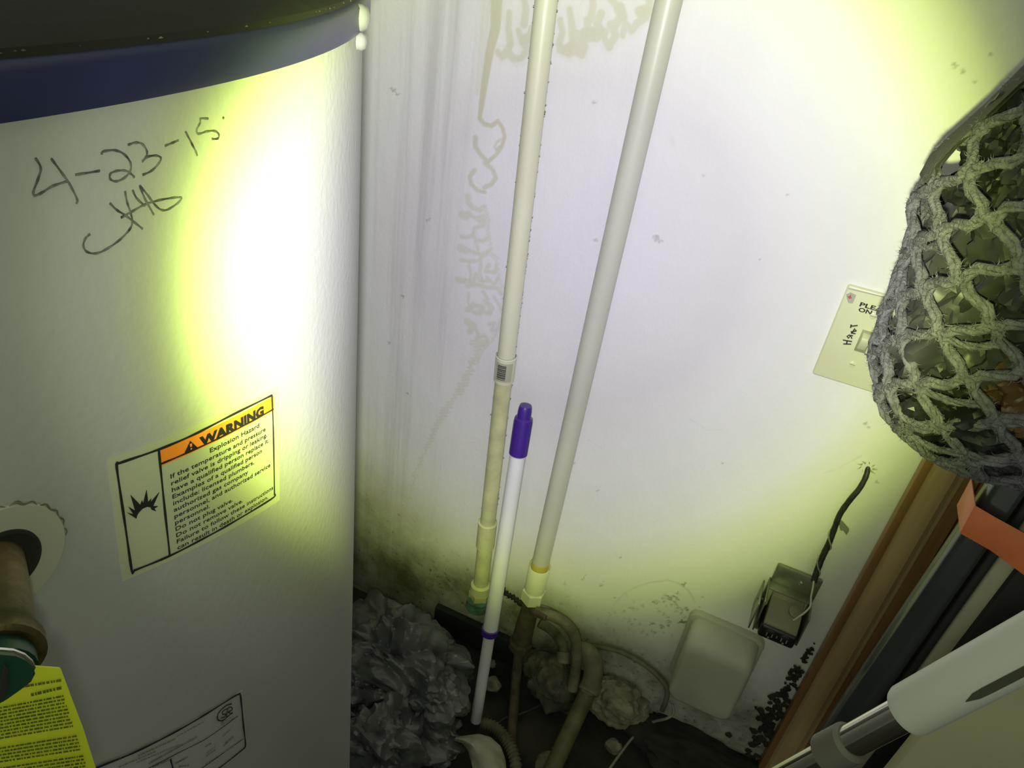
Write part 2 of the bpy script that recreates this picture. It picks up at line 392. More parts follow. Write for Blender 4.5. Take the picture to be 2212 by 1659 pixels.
    def speck(x, y, w, a):
        for k in range(5):
            x0, y0 = x + rn.gauss(0, w * .45), y + rn.gauss(0, w * .45); stroke([(x0, y0), (x0 + rn.gauss(0, w * .5), y0 + rn.gauss(0, w * .4))], w * rn.uniform(.15, .5) + 1, a=a * rn.uniform(.5, 1), soft=.0008, arr=B)
    for x, y, w in sp_: speck(x, y, w, .6)
    stroke([(1452, 300), (1454, 310)], 10, a=.3, arr=G)
    for q in [[(1490,905),(1530,930),(1560,928)], [(1270,950),(1300,968)], [(1860,985),(1810,1012),(1780,1022)], [(790,945),(800,958)], [(880,690),(905,720),(930,745)], [(905,660),(935,700),(940,740)]]:
        stroke(q, 2.5, a=.5, soft=.0006, arr=G)
    # rubbed streaks beside the tank
    G[:] = np.maximum(G, (1 - smoothstep(-.44, -.36, X)) * .95)
    # grime towards the foot of the wall, with a dried tide mark
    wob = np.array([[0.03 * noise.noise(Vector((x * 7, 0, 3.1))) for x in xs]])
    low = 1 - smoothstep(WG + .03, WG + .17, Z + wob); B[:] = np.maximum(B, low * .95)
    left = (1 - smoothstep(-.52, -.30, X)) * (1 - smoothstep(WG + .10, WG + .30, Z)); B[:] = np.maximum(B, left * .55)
    tide = [(1312, 1352), (1318, 1325), (1330, 1300), (1350, 1280), (1378, 1266), (1410, 1257), (1440, 1254), (1466, 1260), (1488, 1276), (1502, 1300)]
    for p_, e_ in zip(tide[:-1], tide[1:]): stroke([(p_[0] + rn.uniform(-2, 2), p_[1] + rn.uniform(-2, 2)), e_], 3.5, a=rn.uniform(.10, .30), arr=B)
    for k in range(70):
        t_ = rn.random(); speck(1330 + 190 * t_ + rn.uniform(-40, 40), 1278 + 90 * rn.random() + 20 * abs(t_ - .5), rn.uniform(2, 5), rn.uniform(.3, .8))
    for k in range(60): speck(rn.uniform(800, 1330), rn.uniform(1225, 1330), rn.uniform(1.5, 4.5), rn.uniform(.2, .7))
    for x, y, w in [(1448,1292,9),(1462,1290,8),(1478,1348,12),(1484,1315,8),(1430,1352,8),(1405,1346,6),(1478,1262,6),(960,1215,6),(890,1245,9),(880,1235,6),(905,1258,5),(1010,1230,5),(1365,1312,4)]:
        speck(x, y, w * .8, 1.0)
    nx, nzz = len(xs), len(zs)
    co = np.stack([X, np.zeros_like(X), Z], -1).reshape(-1, 3)
    idx = np.arange(nx * nzz).reshape(nzz, nx)
    f = np.stack([idx[:-1, :-1], idx[:-1, 1:], idx[1:, 1:], idx[1:, :-1]], -1).reshape(-1, 4)
    # back side and rim so the plaster has a thickness
    k = len(co); x0, x1, z0, z1 = xs[0], xs[-1], zs[0], zs[-1]
    co = np.concatenate([co, np.array([(x0, 0, z0), (x1, 0, z0), (x1, 0, z1), (x0, 0, z1), (x0, .03, z0), (x1, .03, z0), (x1, .03, z1), (x0, .03, z1)])])
    extra = np.array([(0, 4, 5, 1), (1, 5, 6, 2), (2, 6, 7, 3), (3, 7, 4, 0), (4, 7, 6, 5)]) + k
    f = np.concatenate([f, extra])
    me = bpy.data.meshes.new('wall_back'); me.vertices.add(len(co)); me.vertices.foreach_set('co', co.ravel())
    me.loops.add(len(f) * 4); me.loops.foreach_set('vertex_index', f.ravel())
    me.polygons.add(len(f)); me.polygons.foreach_set('loop_start', np.arange(len(f)) * 4); me.polygons.foreach_set('loop_total', np.full(len(f), 4))
    me.update(calc_edges=True); me.validate()
    ca = me.color_attributes.new('marks', 'FLOAT_COLOR', 'POINT')
    data = np.zeros((len(co), 4), np.float32); data[:k, 0] = R.ravel(); data[:k, 1] = G.ravel(); data[:k, 2] = B.ravel(); data[:, 3] = 1
    ca.data.foreach_set('color', data.ravel())
    struct(finish('wall_back', me, wall_material(), smooth=False))
build_wall()

def ground():
    nx, ny = 150, 90; xs = np.linspace(-1.5, 1.3, nx); ys = np.linspace(-1.7, .06, ny); mb = MB(); vs = []
    for y in ys:
        for x in xs:
            hgt = .010 * noise.fractal(Vector((x * 9, y * 9, .3)), 1.0, 2.0, 4)
            vs.append((x, y, hgt - .012))
    fs = [(j * nx + i, j * nx + i + 1, (j + 1) * nx + i + 1, (j + 1) * nx + i) for j in range(ny - 1) for i in range(nx - 1)]
    k = len(vs); vs += [(-1.5, -1.7, -.06), (1.3, -1.7, -.06), (1.3, .06, -.06), (-1.5, .06, -.06)]; fs.append((k, k + 3, k + 2, k + 1))
    mb.add(vs, fs); struct(mb.build('floor', M['soil'], recalc=False))
ground()
dbx0, dbx1 = at(935, 1350, -.014)[0], at(1345, 1540, -.014)[0]
tag(MB().box((dbx0, -.014, .0), (dbx1, -.001, WG)).build('dark_board', M['base'], bevel=.002), 'narrow blue black board standing along the wall foot behind the mop pole', 'board')
struct(MB().box((-1.52, -1.7, -.03), (-1.5, .06, H + .9)).build('wall_left', M['sideplaster']))
struct(MB().box((1.3, -1.7, -.03), (1.32, .06, H + .9)).build('wall_right', M['sideplaster']))

# door casing on the back wall: backband, bead and flat, then the door leaf
CX = at(2020, 935)[0]
z0, z1 = .0, H + .88
struct_parts = thing('trim_1', (CX + .05, 0, 0), '', '')
del struct_parts['label']; del struct_parts['category']; struct_parts['kind'] = 'structure'
MB().box((CX, -.017, z0), (CX + .010, -.0005, z1)).build('back_band', M['wood'], struct_parts, bevel=.003)
pr = [(CX + .010, -.0005), (CX + .010, -.013), (CX + .014, -.017), (CX + .024, -.020), (CX + .034, -.0195), (CX + .040, -.014), (CX + .044, -.013), (CX + .044, -.0005)]
MB().prism([(x, y, z0) for x, y in pr], (0, 0, z1 - z0)).build('bead', M['woodlight'], struct_parts, ang=25)
MB().box((CX + .044, -.012, z0), (CX + .060, -.0005, z1)).build('casing_flat', M['wood'], struct_parts, bevel=.002)
dr = struct(MB().box((CX + .062, -.010, .01), (CX + .85, -.0005, z1)).build('door_1', M['door'], bevel=.002))

# ------------------------------------------------------------------ water heater
ZB = tank(400, 190, 0)[2]           # lower edge of the blue band
ZB = float(np.mean([tank(x, y, 0)[2] for x, y in [(205, 232), (300, 212), (400, 190), (500, 165), (600, 135)]]))
ZT = float(np.mean([tank(x, y, 0)[2] for x, y in [(281, 103), (371, 90), (500, 62)]]))
heater = thing('water_heater', (TC[0], TC[1], 0), 'big white water heater tank with dark blue band under its black lid', 'water heater')
base = (TC[0], TC[1], 0)
MB().lathe(base, (0, 0, 1), [(0, TR - .006), (.012, TR), (ZB + .006, TR), (ZB + .006, TR - .03)], 256).build('jacket', M['tank'], heater, ang=50)
MB().lathe(base, (0, 0, 1), [(ZB, TR - .01), (ZB, TR + .0028), (ZB + .002, TR + .0034), (ZT - .002, TR + .0034), (ZT, TR + .0015), (ZT, TR - .02)], 256, caps=False).build('top_band', M['band'], heater, ang=50)
MB().lathe(base, (0, 0, 1), [(ZB + .004, TR - .012), (ZT, TR + .0012), (ZT + .002, TR + .0008), (ZT + .005, TR - .006), (ZT + .006, TR - .05), (ZT + .004, TR - .06), (ZT + .004, .02)], 192).build('lid', M['cap'], heater, ang=50)
# dust lying along the edge of the lid
mb = MB(); rn = random.Random(5)
for k in range(260):
    th = rn.uniform(math.radians(250), math.radians(405)); q = tpoint(th, ZT + .0012, rn.uniform(-.001, .0016)); s_ = rn.uniform(.0002, .0006)
    t_ = np.array([-math.sin(th), math.cos(th), 0])
    mb.add([q - t_ * s_ * 2, q + np.array([0, 0, s_]), q + t_ * s_ * 2, q - np.array([0, 0, s_ * .4]), q + np.array([math.cos(th), math.sin(th), 0]) * s_], [(0, 1, 4), (1, 2, 4), (2, 3, 4), (3, 0, 4), (0, 3, 2, 1)])
du = mb.build('lid_dust', M['clay'], heater); du['kind'] = 'stuff'
# glossy clip at the rim
cth, cz = tcoord(762, 30); cz = ZB + .006
mb = MB(); o_ = tpoint(cth, cz, .002); no_ = np.array([math.cos(cth), math.sin(cth), 0])
mb.lathe(o_, no_, [(0, .0052), (.002, .0052), (.004, .0040), (.005, .0015)], 20)
mb.lathe(o_ + np.array([0, 0, -.009]), no_, [(0, .0036), (.002, .0036), (.0035, .0026), (.004, .001)], 20)
mb.build('rim_clip', M['clear'], heater)

def strokes_on_tank(mb, pts, w, off=.0005, smooth=True):
    pts = [np.array(p, float) for p in pts]
    if smooth and len(pts) > 2:          # Catmull-Rom
        out = []
        for i in range(len(pts) - 1):
            p0, p1, p2, p3 = pts[max(i - 1, 0)], pts[i], pts[i + 1], pts[min(i + 2, len(pts) - 1)]
            for t in np.linspace(0, 1, 6)[:-1]:
                out.append(.5 * ((2 * p1) + (-p0 + p2) * t + (2 * p0 - 5 * p1 + 4 * p2 - p3) * t * t + (-p0 + 3 * p1 - 3 * p2 + p3) * t ** 3))
        pts = out + [pts[-1]]
    elif len(pts) == 2 or not smooth:
        out = []
        for a, b in zip(pts[:-1], pts[1:]): out += [a + (b - a) * t for t in np.linspace(0, 1, 7)[:-1]]
        pts = out + [pts[-1]]
    P = [tank(p[0], p[1], off) for p in pts]; vs = []
    for i, p in enumerate(P):
        t = nz(P[min(i + 1, len(P) - 1)] - P[max(i - 1, 0)]); nn = nz(np.array([p[0] - TC[0], p[1] - TC[1], 0])); s_ = np.cross(t, nn)
        ww = w * (1 + .25 * math.sin(i * 1.3)) * .5
        vs += [p - s_ * ww, p + s_ * ww, p + s_ * ww * .8 + nn * .0002, p - s_ * ww * .8 + nn * .0002]
    n = len(P); fs = []
    for i in range(n - 1):
        for k in range(4): fs.append((i * 4 + k, i * 4 + (k + 1) % 4, i * 4 + 4 + (k + 1) % 4, i * 4 + 4 + k))
    fs += [(3, 2, 1, 0), tuple((n - 1) * 4 + k for k in range(4))]
    mb.add(vs, fs)

def hz(pts): return [(x / 3.95, 220 + y / 3.95) for x, y in pts]
hw = MB()
for st in [[(300,480),(345,560),(330,640),(285,760),(290,800),(340,785),(450,720),(570,680)], [(435,485),(520,600),(590,700),(655,830),(650,870)], [(640,625),(850,590)],
           [(865,450),(880,425),(980,415),(1060,450),(1110,520),(1110,590),(1060,650),(990,680),(940,660),(940,615),(1000,590),(1070,590),(1115,615),(1145,645)],
           [(1090,370),(1150,350),(1210,360),(1250,420),(1245,470),(1210,510),(1260,470),(1330,460),(1370,480),(1350,530),(1290,590),(1215,625)],
           [(1405,378),(1460,355),(1520,330)], [(1580,255),(1630,350),(1665,420),(1680,460)], [(1775,145),(1710,145),(1705,180),(1675,240),(1690,275),(1760,255),(1830,250),(1865,280),(1855,315),(1805,318)], [(1898,134),(1908,142)],
           [(935,865),(990,920),(1060,965),(1140,1025),(1215,1085)], [(1065,765),(1080,850),(1110,940),(1125,1010),(1110,1080),(1030,1170),(920,1250),(820,1295),(740,1280),(710,1230),(725,1170),(765,1130)],
           [(1130,755),(1165,825),(1235,890)], [(1190,715),(1230,820),(1310,965)], [(1190,715),(1260,800),(1320,880),(1380,925),(1440,915),(1520,860),(1545,820),(1480,820),(1360,840),(1230,880),(1120,940),(1030,990)]]:
    strokes_on_tank(hw, hz(st), .00050)
o = hw.build('pencilled_date', M['pencil'], heater); o['label'] = 'pencil handwriting 4-23-15 with initials below'

# --- stickers
class Sheet:                         # bilinear patch on the jacket given four pixel corners TL, TR, BR, BL
    def __init__(s, c): s.c = [tcoord(*p) for p in c]
    def __call__(s, u, v, off=.0005):
        (a, b, c, d) = [np.array(q) for q in s.c]
        top = a + (b - a) * u; bot = d + (c - d) * u; q = bot + (top - bot) * v
        return tpoint(q[0], q[1], off)
def sheet_plate(sh, u0, u1, v0, v1, off0, off1, n=14, mb=None):
    mb = mb or MB(); vs = []; fs = []
    for off in (off0, off1):
        for v in (v0, v1):
            for i in range(n + 1): vs.append(sh(u0 + (u1 - u0) * i / n, v, off))
    k = n + 1
    for i in range(n):
        fs += [(2 * k + i, 2 * k + i + 1, 3 * k + i + 1, 3 * k + i), (i, k + i, k + i + 1, i + 1), (i, i + 1, 2 * k + i + 1, 2 * k + i), (k + i, 3 * k + i, 3 * k + i + 1, k + i + 1)]
    fs += [(0, 2 * k, 3 * k, k), (n, k + n, 3 * k + n, 2 * k + n)]
    return mb.add(vs, fs)
def sheet_text(mb, sh, body, u, v, width, height, bold=.0, off=.0009, align='left'):
    vs, fs = text_mesh(body, 1.0, bold); xs_ = [p[0] for p in vs]; x0, x1 = min(xs_), max(xs_)
    sc = width / (x1 - x0)
    if align == 'center': u = u - width / 2
    mb.add([sh(u + (x - x0) * sc, v + y * height, off) for x, y in vs], fs)

sh0 = Sheet([(231, 990), (600, 832), (603, 1080), (265, 1255)])
lab = sheet_plate(sh0, 0, 1, 0, 1, 0, .0003, 48).build('warning_label', M['paper'], heater, smooth=False)
sh = Sheet([(252, 1003), (588.6, 853), (592.6, 1072), (285, 1233)])
brd = MB()
strokes_on_tank(brd, [(256, 1001), (342.5, 971), (420, 938), (500, 897), (587, 854)], .0008, .0006)
strokes_on_tank(brd, [(587, 854), (590, 930), (592.6, 1068)], .0008, .0006)
strokes_on_tank(brd, [(592.6, 1068), (586, 1078), (500, 1130), (440, 1163), (366, 1201), (288, 1233)], .0008, .0006)
strokes_on_tank(brd, [(288, 1233), (284, 1230), (268, 1120), (252, 1010), (256, 1001)], .0008, .0006)
strokes_on_tank(brd, [(342.5, 971), (354, 1085), (366.6, 1200.5)], .0008, .0006)
brd.build('label_border', M['ink'], lab)
du_ = (np.array(tcoord(342.5, 971)) - np.array(sh.c[0]))[0] / (np.array(sh.c[1]) - np.array(sh.c[0]))[0]
db_ = (np.array(tcoord(366.6, 1200.5)) - np.array(sh.c[3]))[0] / (np.array(sh.c[2]) - np.array(sh.c[3]))[0]
col = Sheet([(342.5, 971), (588.6, 853), (592.6, 1072), (366.6, 1200.5)])
hd = sheet_plate(col, .004, .998, .861, .995, .0003, .00055, 40).build('warning_header', M['orange'], lab)
hd['label'] = 'orange warning header strip'
mb = MB(); sheet_text(mb, col, 'WARNING', .27, .884, .60, .112, .06)
strokes_on_tank(mb, [(348, 1002), (400, 980), (470, 948), (540, 912), (590, 884)], .0006, .0008)
tri = [(.15, .885), (.255, .885), (.2025, .975)]
mb.add([col(u, v, .0009) for u, v in tri], [(0, 1, 2)])
mb.build('header_lettering', M['ink'], lab, recalc=False)
MB().add([col(.196, .925, .0011), col(.209, .925, .0011), col(.211, .953, .0011), col(.194, .953, .0011), col(.197, .901, .0011), col(.208, .901, .0011), col(.208, .913, .0011), col(.197, .913, .0011)], [(0, 1, 2, 3), (4, 5, 6, 7)]).build('alert_mark', M['orange'], lab, recalc=False)
lines = ['If the temperature and pressure', 'relief valve is dripping or leaking,', 'have a qualified person replace it.', 'Examples of a qualified person', 'include: licensed plumbers,', 'authorized gas company',
         'personnel, and authorized service', 'personnel.', 'Do not plug valve.', 'Do not remove valve.', 'Failure to follow these instructions', 'can result in death or explosion.']
tv, tf = text_mesh(lines[0], 1, .012); wref = max(p[0] for p in tv) - min(p[0] for p in tv); kk = .84 / wref
mb = MB()
sheet_text(mb, col, 'Explosion Hazard', .58, .792, .47, .056, .012, align='center')
for i, ln in enumerate(lines):
    vs, fs = text_mesh(ln, 1, .012); w_ = (max(p[0] for p in vs) - min(p[0] for p in vs)) * kk
    v_ = .724 - i * .0622
    sheet_text(mb, col, ln, .045, v_, w_, .055, .012)
mb.build('label_wording', M['ink'], lab, recalc=False)
bz = [(203,1083),(255,1096),(215,1035),(270,1068),(232,940),(312,1022),(325,985),(335,1010),(362,900),(375,1000),(400,970),(395,1000),(465,918),(415,1030),(455,1030),(425,1050),(440,1072),(405,1060),(395,1040),(365,1035),(330,1050),(300,1080),(285,1105),(278,1132)]
mb = MB(); mb.prism([tank(220 + x / 3.771, 820 + y / 3.771, .0006) for x, y in bz], nz(np.append(tank(310, 1090)[:2] - TC, 0)) * .0002).build('burst_symbol', M['ink'], lab, smooth=False)

# rating plate low on the tank (most of it below the frame)
shr = Sheet([(150, 1700), (519, 1498), (530, 1612), (190, 1850)])
rl = sheet_plate(shr, -.02, 1.02, -.04, 1.04, 0, .0003, 60).build('rating_label', M['tank'], heater, smooth=False)
def rz(pts): return [(200 + x / 5.267, 1450 + y / 5.267) for x, y in pts]
mb = MB()
strokes_on_tank(mb, rz([(-250, 1230), (50, 1095), (480, 920), (900, 710), (1250, 510), (1600, 290), (1660, 262)]), .00085, .0006)
strokes_on_tank(mb, rz([(1660, 262), (1682, 280), (1710, 560), (1738, 830), (1720, 880)]), .00085, .0006)
strokes_on_tank(mb, rz([(1720, 880), (1440, 1101), (1100, 1340), (700, 1600)]), .00075, .0006)
strokes_on_tank(mb, rz([(885, 1000), (912, 1101), (950, 1250)]), .0006, .0006)
for q in ([(1650, 510), (1300, 760), (1000, 915), (620, 1110)], [(1710, 770), (1500, 920), (1260, 1090), (1000, 1260)]): strokes_on_tank(mb, rz(q), .00022, .0006)
mb.build('rating_border', M['ink'], rl)
mb = MB()
strokes_on_tank(mb, rz([(1580, 370), (1520, 390), (1450, 450), (1418, 510), (1430, 555), (1480, 560), (1530, 520), (1590, 470)]), .0005, .0006)
strokes_on_tank(mb, rz([(1530, 425), (1480, 455), (1480, 490), (1510, 485), (1500, 520), (1460, 530)]), .0004, .0007)
strokes_on_tank(mb, rz([(1520, 520), (1540, 420), (1580, 410), (1585, 440), (1540, 465), (1590, 480)]), .0004, .0007)
mb.build('approval_mark', M['ink'], rl)
mb = MB(); rn = random.Random(11)
def dashes(p, q, w):
    p, q = np.array(p, float), np.array(q, float); L_ = np.linalg.norm(q - p); s_ = 0
    while s_ < L_ - 6:
        e = min(L_, s_ + rn.uniform(10, 45)); a, b = p + (q - p) * s_ / L_, p + (q - p) * e / L_
        strokes_on_tank(mb, rz([a, b]), w, .0006); s_ = e + rn.uniform(8, 16)
for p, q, w in [((520,960),(940,770),.0004), ((960,740),(1270,570),.00025), ((640,1050),(1200,740),.0006), ((500,1040),(1000,830),.0003), ((300,1090),(720,910),.0003), ((680,1090),(860,1010),.0006), ((940,1050),(1080,975),.0006), ((980,1085),(1090,1070),.0006),
                ((1460,610),(1640,520),.0002), ((1460,590),(1600,510),.0002), ((1480,740),(1560,670),.0004), ((1490,850),(1600,750),.0004), ((1510,810),(1590,740),.0004), ((1280,860),(1360,810),.0004), ((1290,970),(1400,890),.0004), ((1300,930),(1390,860),.0004), ((1500,920),(1620,830),.0003), ((1280,1060),(1420,970),.0002)]:
    dashes(p, q, w)
mb.build('rating_print', M['fadedink'], rl)

# relief valve opening: round foam cover, hole, brass valve with lever
vth, vz = tcoord(-4, 1212)
def disc_on_tank(rad, off0, off1, th, z, seg=64, prof=None):
    mb = MB(); vs = []; fs = []
    rings = prof or [(0, off1), (rad * .5, off1), (rad * .97, off1), (rad, off1 - .0005), (rad, off0)]
    for rr, of in rings:
        for k in range(seg):
            w = 2 * math.pi * k / seg; vs.append(tpoint(th + rr * math.cos(w) / TR, z + rr * math.sin(w), of))
    for i in range(len(rings) - 1):
        for k in range(seg):
            k2 = (k + 1) % seg; fs.append((i * seg + k, i * seg + k2, (i + 1) * seg + k2, (i + 1) * seg + k))
    return mb.add(vs, fs)
pth, pz = tcoord(215, 1172); _, ptop = tcoord(60, 1056)
prad = min(ptop - vz, .09)
vc = disc_on_tank(prad, -.001, .0016, vth, vz).build('valve_cover', M['patch'], heater)
vc['label'] = 'round foam cover around the valve opening'
mb = MB(); rn = random.Random(2)
ring = []
for k in range(60):
    w = math.radians(-10 + 120 * k / 59); rr = prad + .0004 * math.sin(k * .9); ring.append(tpoint(vth + rr * math.cos(w) / TR, vz + rr * math.sin(w), .0012))
mb.tube(ring, [.00015 + .0006 * max(0, noise.noise(Vector((k * .13, 1, 2)))) for k in range(60)], 6).build('cover_rim_dirt', M['hose'], vc)
hr = .5 * abs(tcoord(96, 1200)[0] - tcoord(0, 1170)[0]) * TR
vcp = tpoint(vth, vz, 0); vno = np.array([math.cos(vth), math.sin(vth), 0])
hole_r = .0092
disc_on_tank(hole_r, 0, .002, vth, vz, prof=[(0, .0018), (hole_r * .9, .0018), (hole_r, .0024), (hole_r * 1.08, .0022), (hole_r * 1.1, .0012)]).build('valve_opening', M['dark'], heater)
va, ve = tank(-34, 1204, -.004), tank(-14, 1432, .030); vax = nz(ve - va); VL = np.linalg.norm(ve - va)
rv = MB().lathe(va, vax, [(0, .0088), (VL * .35, .0092), (VL * .75, .0093), (VL * .84, .0098), (VL * .88, .0108), (VL * .97, .0108), (VL, .0098)], 32).build('relief_valve', M['brass'], heater)
MB().lathe(ve, vax, [(-.001, .0085), (.004, .0085), (.006, .006)], 24).build('valve_bonnet', M['green'], rv)

# yellow card hanging from the valve's wire
tagp = [(62, 1436), (128, 1441), (150, 1500), (176, 1568), (206, 1662), (215, 1700), (-60, 1700), (-60, 1470), (20, 1440)]
TY = .052
yt = thing('warning_tag', tank(40, 1440, TY), 'yellow printed card tag hanging beside the brass valve at left edge', 'tag')
P = [tank(x, y, TY) for x, y in tagp]; cno = nz(np.append(np.mean(P, 0)[:2] - TC, 0))
MB().prism(P, cno * .0006).build('card', M['tag'], yt, smooth=False)
mb = MB(); rn = random.Random(9)
def tagdash(p, q, w):
    p, q = np.array(p, float), np.array(q, float); L_ = np.linalg.norm(q - p); s_ = rn.uniform(0, 2); u = (q - p) / L_; nn = np.array([-u[1], u[0]])
    while s_ < L_ - 2:
        e = min(L_, s_ + rn.uniform(3, 12)); a = p + u * s_; b = p + u * e
        mb.add([tank(*(a - nn * w / 2), TY) + cno * .001, tank(*(b - nn * w / 2), TY) + cno * .001, tank(*(b + nn * w / 2), TY) + cno * .001, tank(*(a + nn * w / 2), TY) + cno * .001], [(0, 1, 2, 3)]); s_ = e + rn.uniform(1, 3)
tagdash((40, 1478), (128, 1464), 5); tagdash((60, 1496), (128, 1480), 6)
for k in range(26):
    y = 1502 + k * 7.2
    if k in (10, 11, 17): continue
    xr = 128 + (y - 1490) * .33; tagdash((-30, y + 26), (xr, y - 4), 3.4)
mb.build('card_print', M['tagink'], yt, recalc=False)
pts = [tank(x, y, TY + .004) for x, y in [(-30, 1404), (0, 1405), (25, 1407), (48, 1416), (64, 1430), (70, 1442), (62, 1456)]]
MB().tube(pts, .0006, 8).build('hang_wire', M['wire'], yt)
P = [tank(x, y, TY + .006) for x, y in [(-40, 1405), (0, 1407), (28, 1410), (50, 1420), (65, 1433), (69, 1448), (60, 1465), (38, 1482), (8, 1503), (-40, 1530)]]
gd = tag(MB().prism(P, cno * .0012).build('valve_lever', M['green'], heater), '', ''); del gd['label']; del gd['category']
mb = MB(); mb.prism([tank(x, y, TY + .0075) for x, y in [(8, 1432), (14, 1440), (12, 1480), (4, 1512), (-8, 1512), (0, 1470)]], cno * .0006).build('lever_slot', M['dark'], gd)

# ------------------------------------------------------------------ pipes
def line(a, b, n=2): return [np.asarray(a) + (np.asarray(b) - np.asarray(a)) * t for t in np.linspace(0, 1, n)]
YP = -.034
# slim cream pipe
a, b = at(1180, 0, YP), at(1036, 1285, YP); ax = nz(a - b)
up_ = a + ax * .6
p1 = thing('plastic_pipe', (b[0], b[1], b[2] - .05), 'slim cream plastic pipe with barcode coupling and yellow stained lower end', 'pipe')
def along(y): # point of the pipe's axis at image row y
    best = min(np.linspace(0, 1, 4001), key=lambda t: abs(projy(a + (b - a) * t) - y)); return a + (b - a) * best
def projy(p):
    v = M3.T @ (np.asarray(p) - CAM); return 829.5 + F * v[1] / v[2]
q1, q2, q3, q4, q5 = along(768), along(822), along(1128), along(1180), along(1262)
R1 = .0119
MB().tube(line(up_, q1), R1, 32).build('upper_pipe', M['pvc'], p1)
cpl = MB().lathe(q2, ax, [(0, R1), (.0005, R1 + .0018), (np.linalg.norm(q1 - q2) - .001, R1 + .0022), (np.linalg.norm(q1 - q2), R1 + .001), (np.linalg.norm(q1 - q2) - .003, R1)], 32).build('coupling', M['pvc'], p1)
MB().tube(line(q2, q3), R1 * .98, 32).build('middle_pipe', M['pvcold'], p1)['label'] = 'dirt-streaked middle length'
MB().lathe(q4, ax, [(0, R1), (.0005, R1 + .0024), (np.linalg.norm(q3 - q4) - .001, R1 + .0024), (np.linalg.norm(q3 - q4), R1)], 32).build('coupling', M['pvcold'], p1)
MB().tube(line(q4, q5), R1 * 1.02, 32).build('lower_pipe', M['pvcold'], p1)
MB().lathe(q5, -ax, [(-.003, R1), (0, R1 + .004), (.014, R1 + .0045), (.016, R1 + .005)], 32).lathe(q5 - ax * .016, -ax, [(0, R1 + .006), (.012, R1 + .006)], 6).build('threaded_adapter', M['pvcold'], p1, ang=30)
mb = MB(); cnt = q5 - ax * .034
mb.lathe(cnt + ax * .008, -ax, [(0, .015), (.006, .020), (.016, .019), (.024, .021), (.032, .014)], 24)
nb = mb.build('corroded_nut', M['verdigris'], p1); nb['label'] = 'green corroded brass nut'
for v in nb.data.vertices: v.co += Vector((noise.noise(v.co * 160) * .003, noise.noise(v.co * 160 + Vector((9, 0, 0))) * .003, noise.noise(v.co * 160 + Vector((0, 9, 0))) * .003))
cb = cnt - ax * .02
MB().tube([cb, cb + np.array([0, .01, -.012]), cb + np.array([0, .03, -.02])], .009, 14).build('pipe_stub', M['verdigris'], p1)
mb = MB(); rn = random.Random(31)
for k in range(95):
    t_ = rn.random(); c_ = a + (q1 - a) * t_ if k % 4 else q2 + (q3 - q2) * rn.random(); vw = CAM - c_; vw -= ax * (vw @ ax); vw = nz(vw); sd = np.cross(ax, vw) * (1 if (rn.random() < .8) else -1)
    if (sd[0] > 0) != (k % 5 != 0): sd = -sd
    p_ = c_ + nz(sd + vw * rn.uniform(-.1, .25)) * R1; e_ = p_ + nz(sd + np.array([rn.gauss(0, .4), rn.gauss(0, .4), rn.gauss(0, .4)])) * rn.uniform(.0004, .0020); w_ = rn.uniform(.0003, .0009)
    mb.add([p_ - ax * w_, p_ + ax * w_, p_ + vw * w_, e_], [(0, 1, 3), (1, 2, 3), (2, 0, 3), (0, 2, 1)])
db = mb.build('dust_tufts', M['rust'], p1, smooth=False); db['kind'] = 'stuff'
# barcode sticker on the upper coupling
cen = (q1 + q2) / 2; view = CAM - cen; view -= ax * (view @ ax); view = nz(view); side = np.cross(ax, view)
def ring_pt(ang, h, off): return cen + ax * h + (math.cos(ang) * view + math.sin(ang) * side) * (R1 + .0021 + off)
def ring_patch(mb, a0, a1, h0, h1, off, n=6):
    vs = [ring_pt(a0 + (a1 - a0) * i / n, h, o) for o in (off, off + .0002) for h in (h0, h1) for i in range(n + 1)]; k = n + 1
    fs = []
    for i in range(n): fs += [(2 * k + i, 2 * k + i + 1, 3 * k + i + 1, 3 * k + i), (i, k + i, k + i + 1, i + 1)]
    return mb.add(vs, fs)
sk = ring_patch(MB(), -.95, .75, -.014, .014, .0001, 12).build('barcode_sticker', M['paper'], cpl)
mb = MB(); rn = random.Random(4); hh = -.011
while hh < .010:
    w = rn.choice([.0004, .0006, .0010, .0014]); ring_patch(mb, -.72, .12, hh, hh + w, .0004); hh += w + rn.choice([.0005, .0007, .001])
mb.build('barcode', M['ink'], sk, recalc=False)

# thicker grey-white pipe
a, b = at(1445, 0, YP), at(1152, 1285, YP); ax2 = nz(a - b); R2 = .0132
p2 = thing('plastic_pipe', (b[0], b[1], .0), 'thicker grey white plastic pipe running into a yellow glued socket and dark valve', 'pipe')
c0, c1, c2 = along(1222), along(1272), along(1300)
MB().tube(line(a + ax2 * .6, c0 - ax2 * .01), R2, 36).build('pipe_length', M['pvc2'], p2)
MB().lathe(c0 + ax2 * .002, ax2, [(-.006, R2 + .0002), (0, R2 + .0005), (.007, R2 + .0003), (.0085, R2)], 36).build('cement_ring', M['glue'], p2)
Ls = np.linalg.norm(c0 - c1)
MB().lathe(c1, ax2, [(0, R2), (.0005, R2 + .0028), (Ls - .001, R2 + .0034), (Ls, R2 + .0026), (Ls - .004, R2 + .0006)], 36).build('socket', M['pvc'], p2)
MB().lathe(c1, -ax2, [(-.002, R2 + .002), (.003, R2 + .0055), (.024, R2 + .0055), (.027, R2 + .002)], 6).build('hex_adapter', M['pvc'], p2, ang=25)
vb = c1 - ax2 * .027
v1_ = at(1122, 1400, YP - .012)
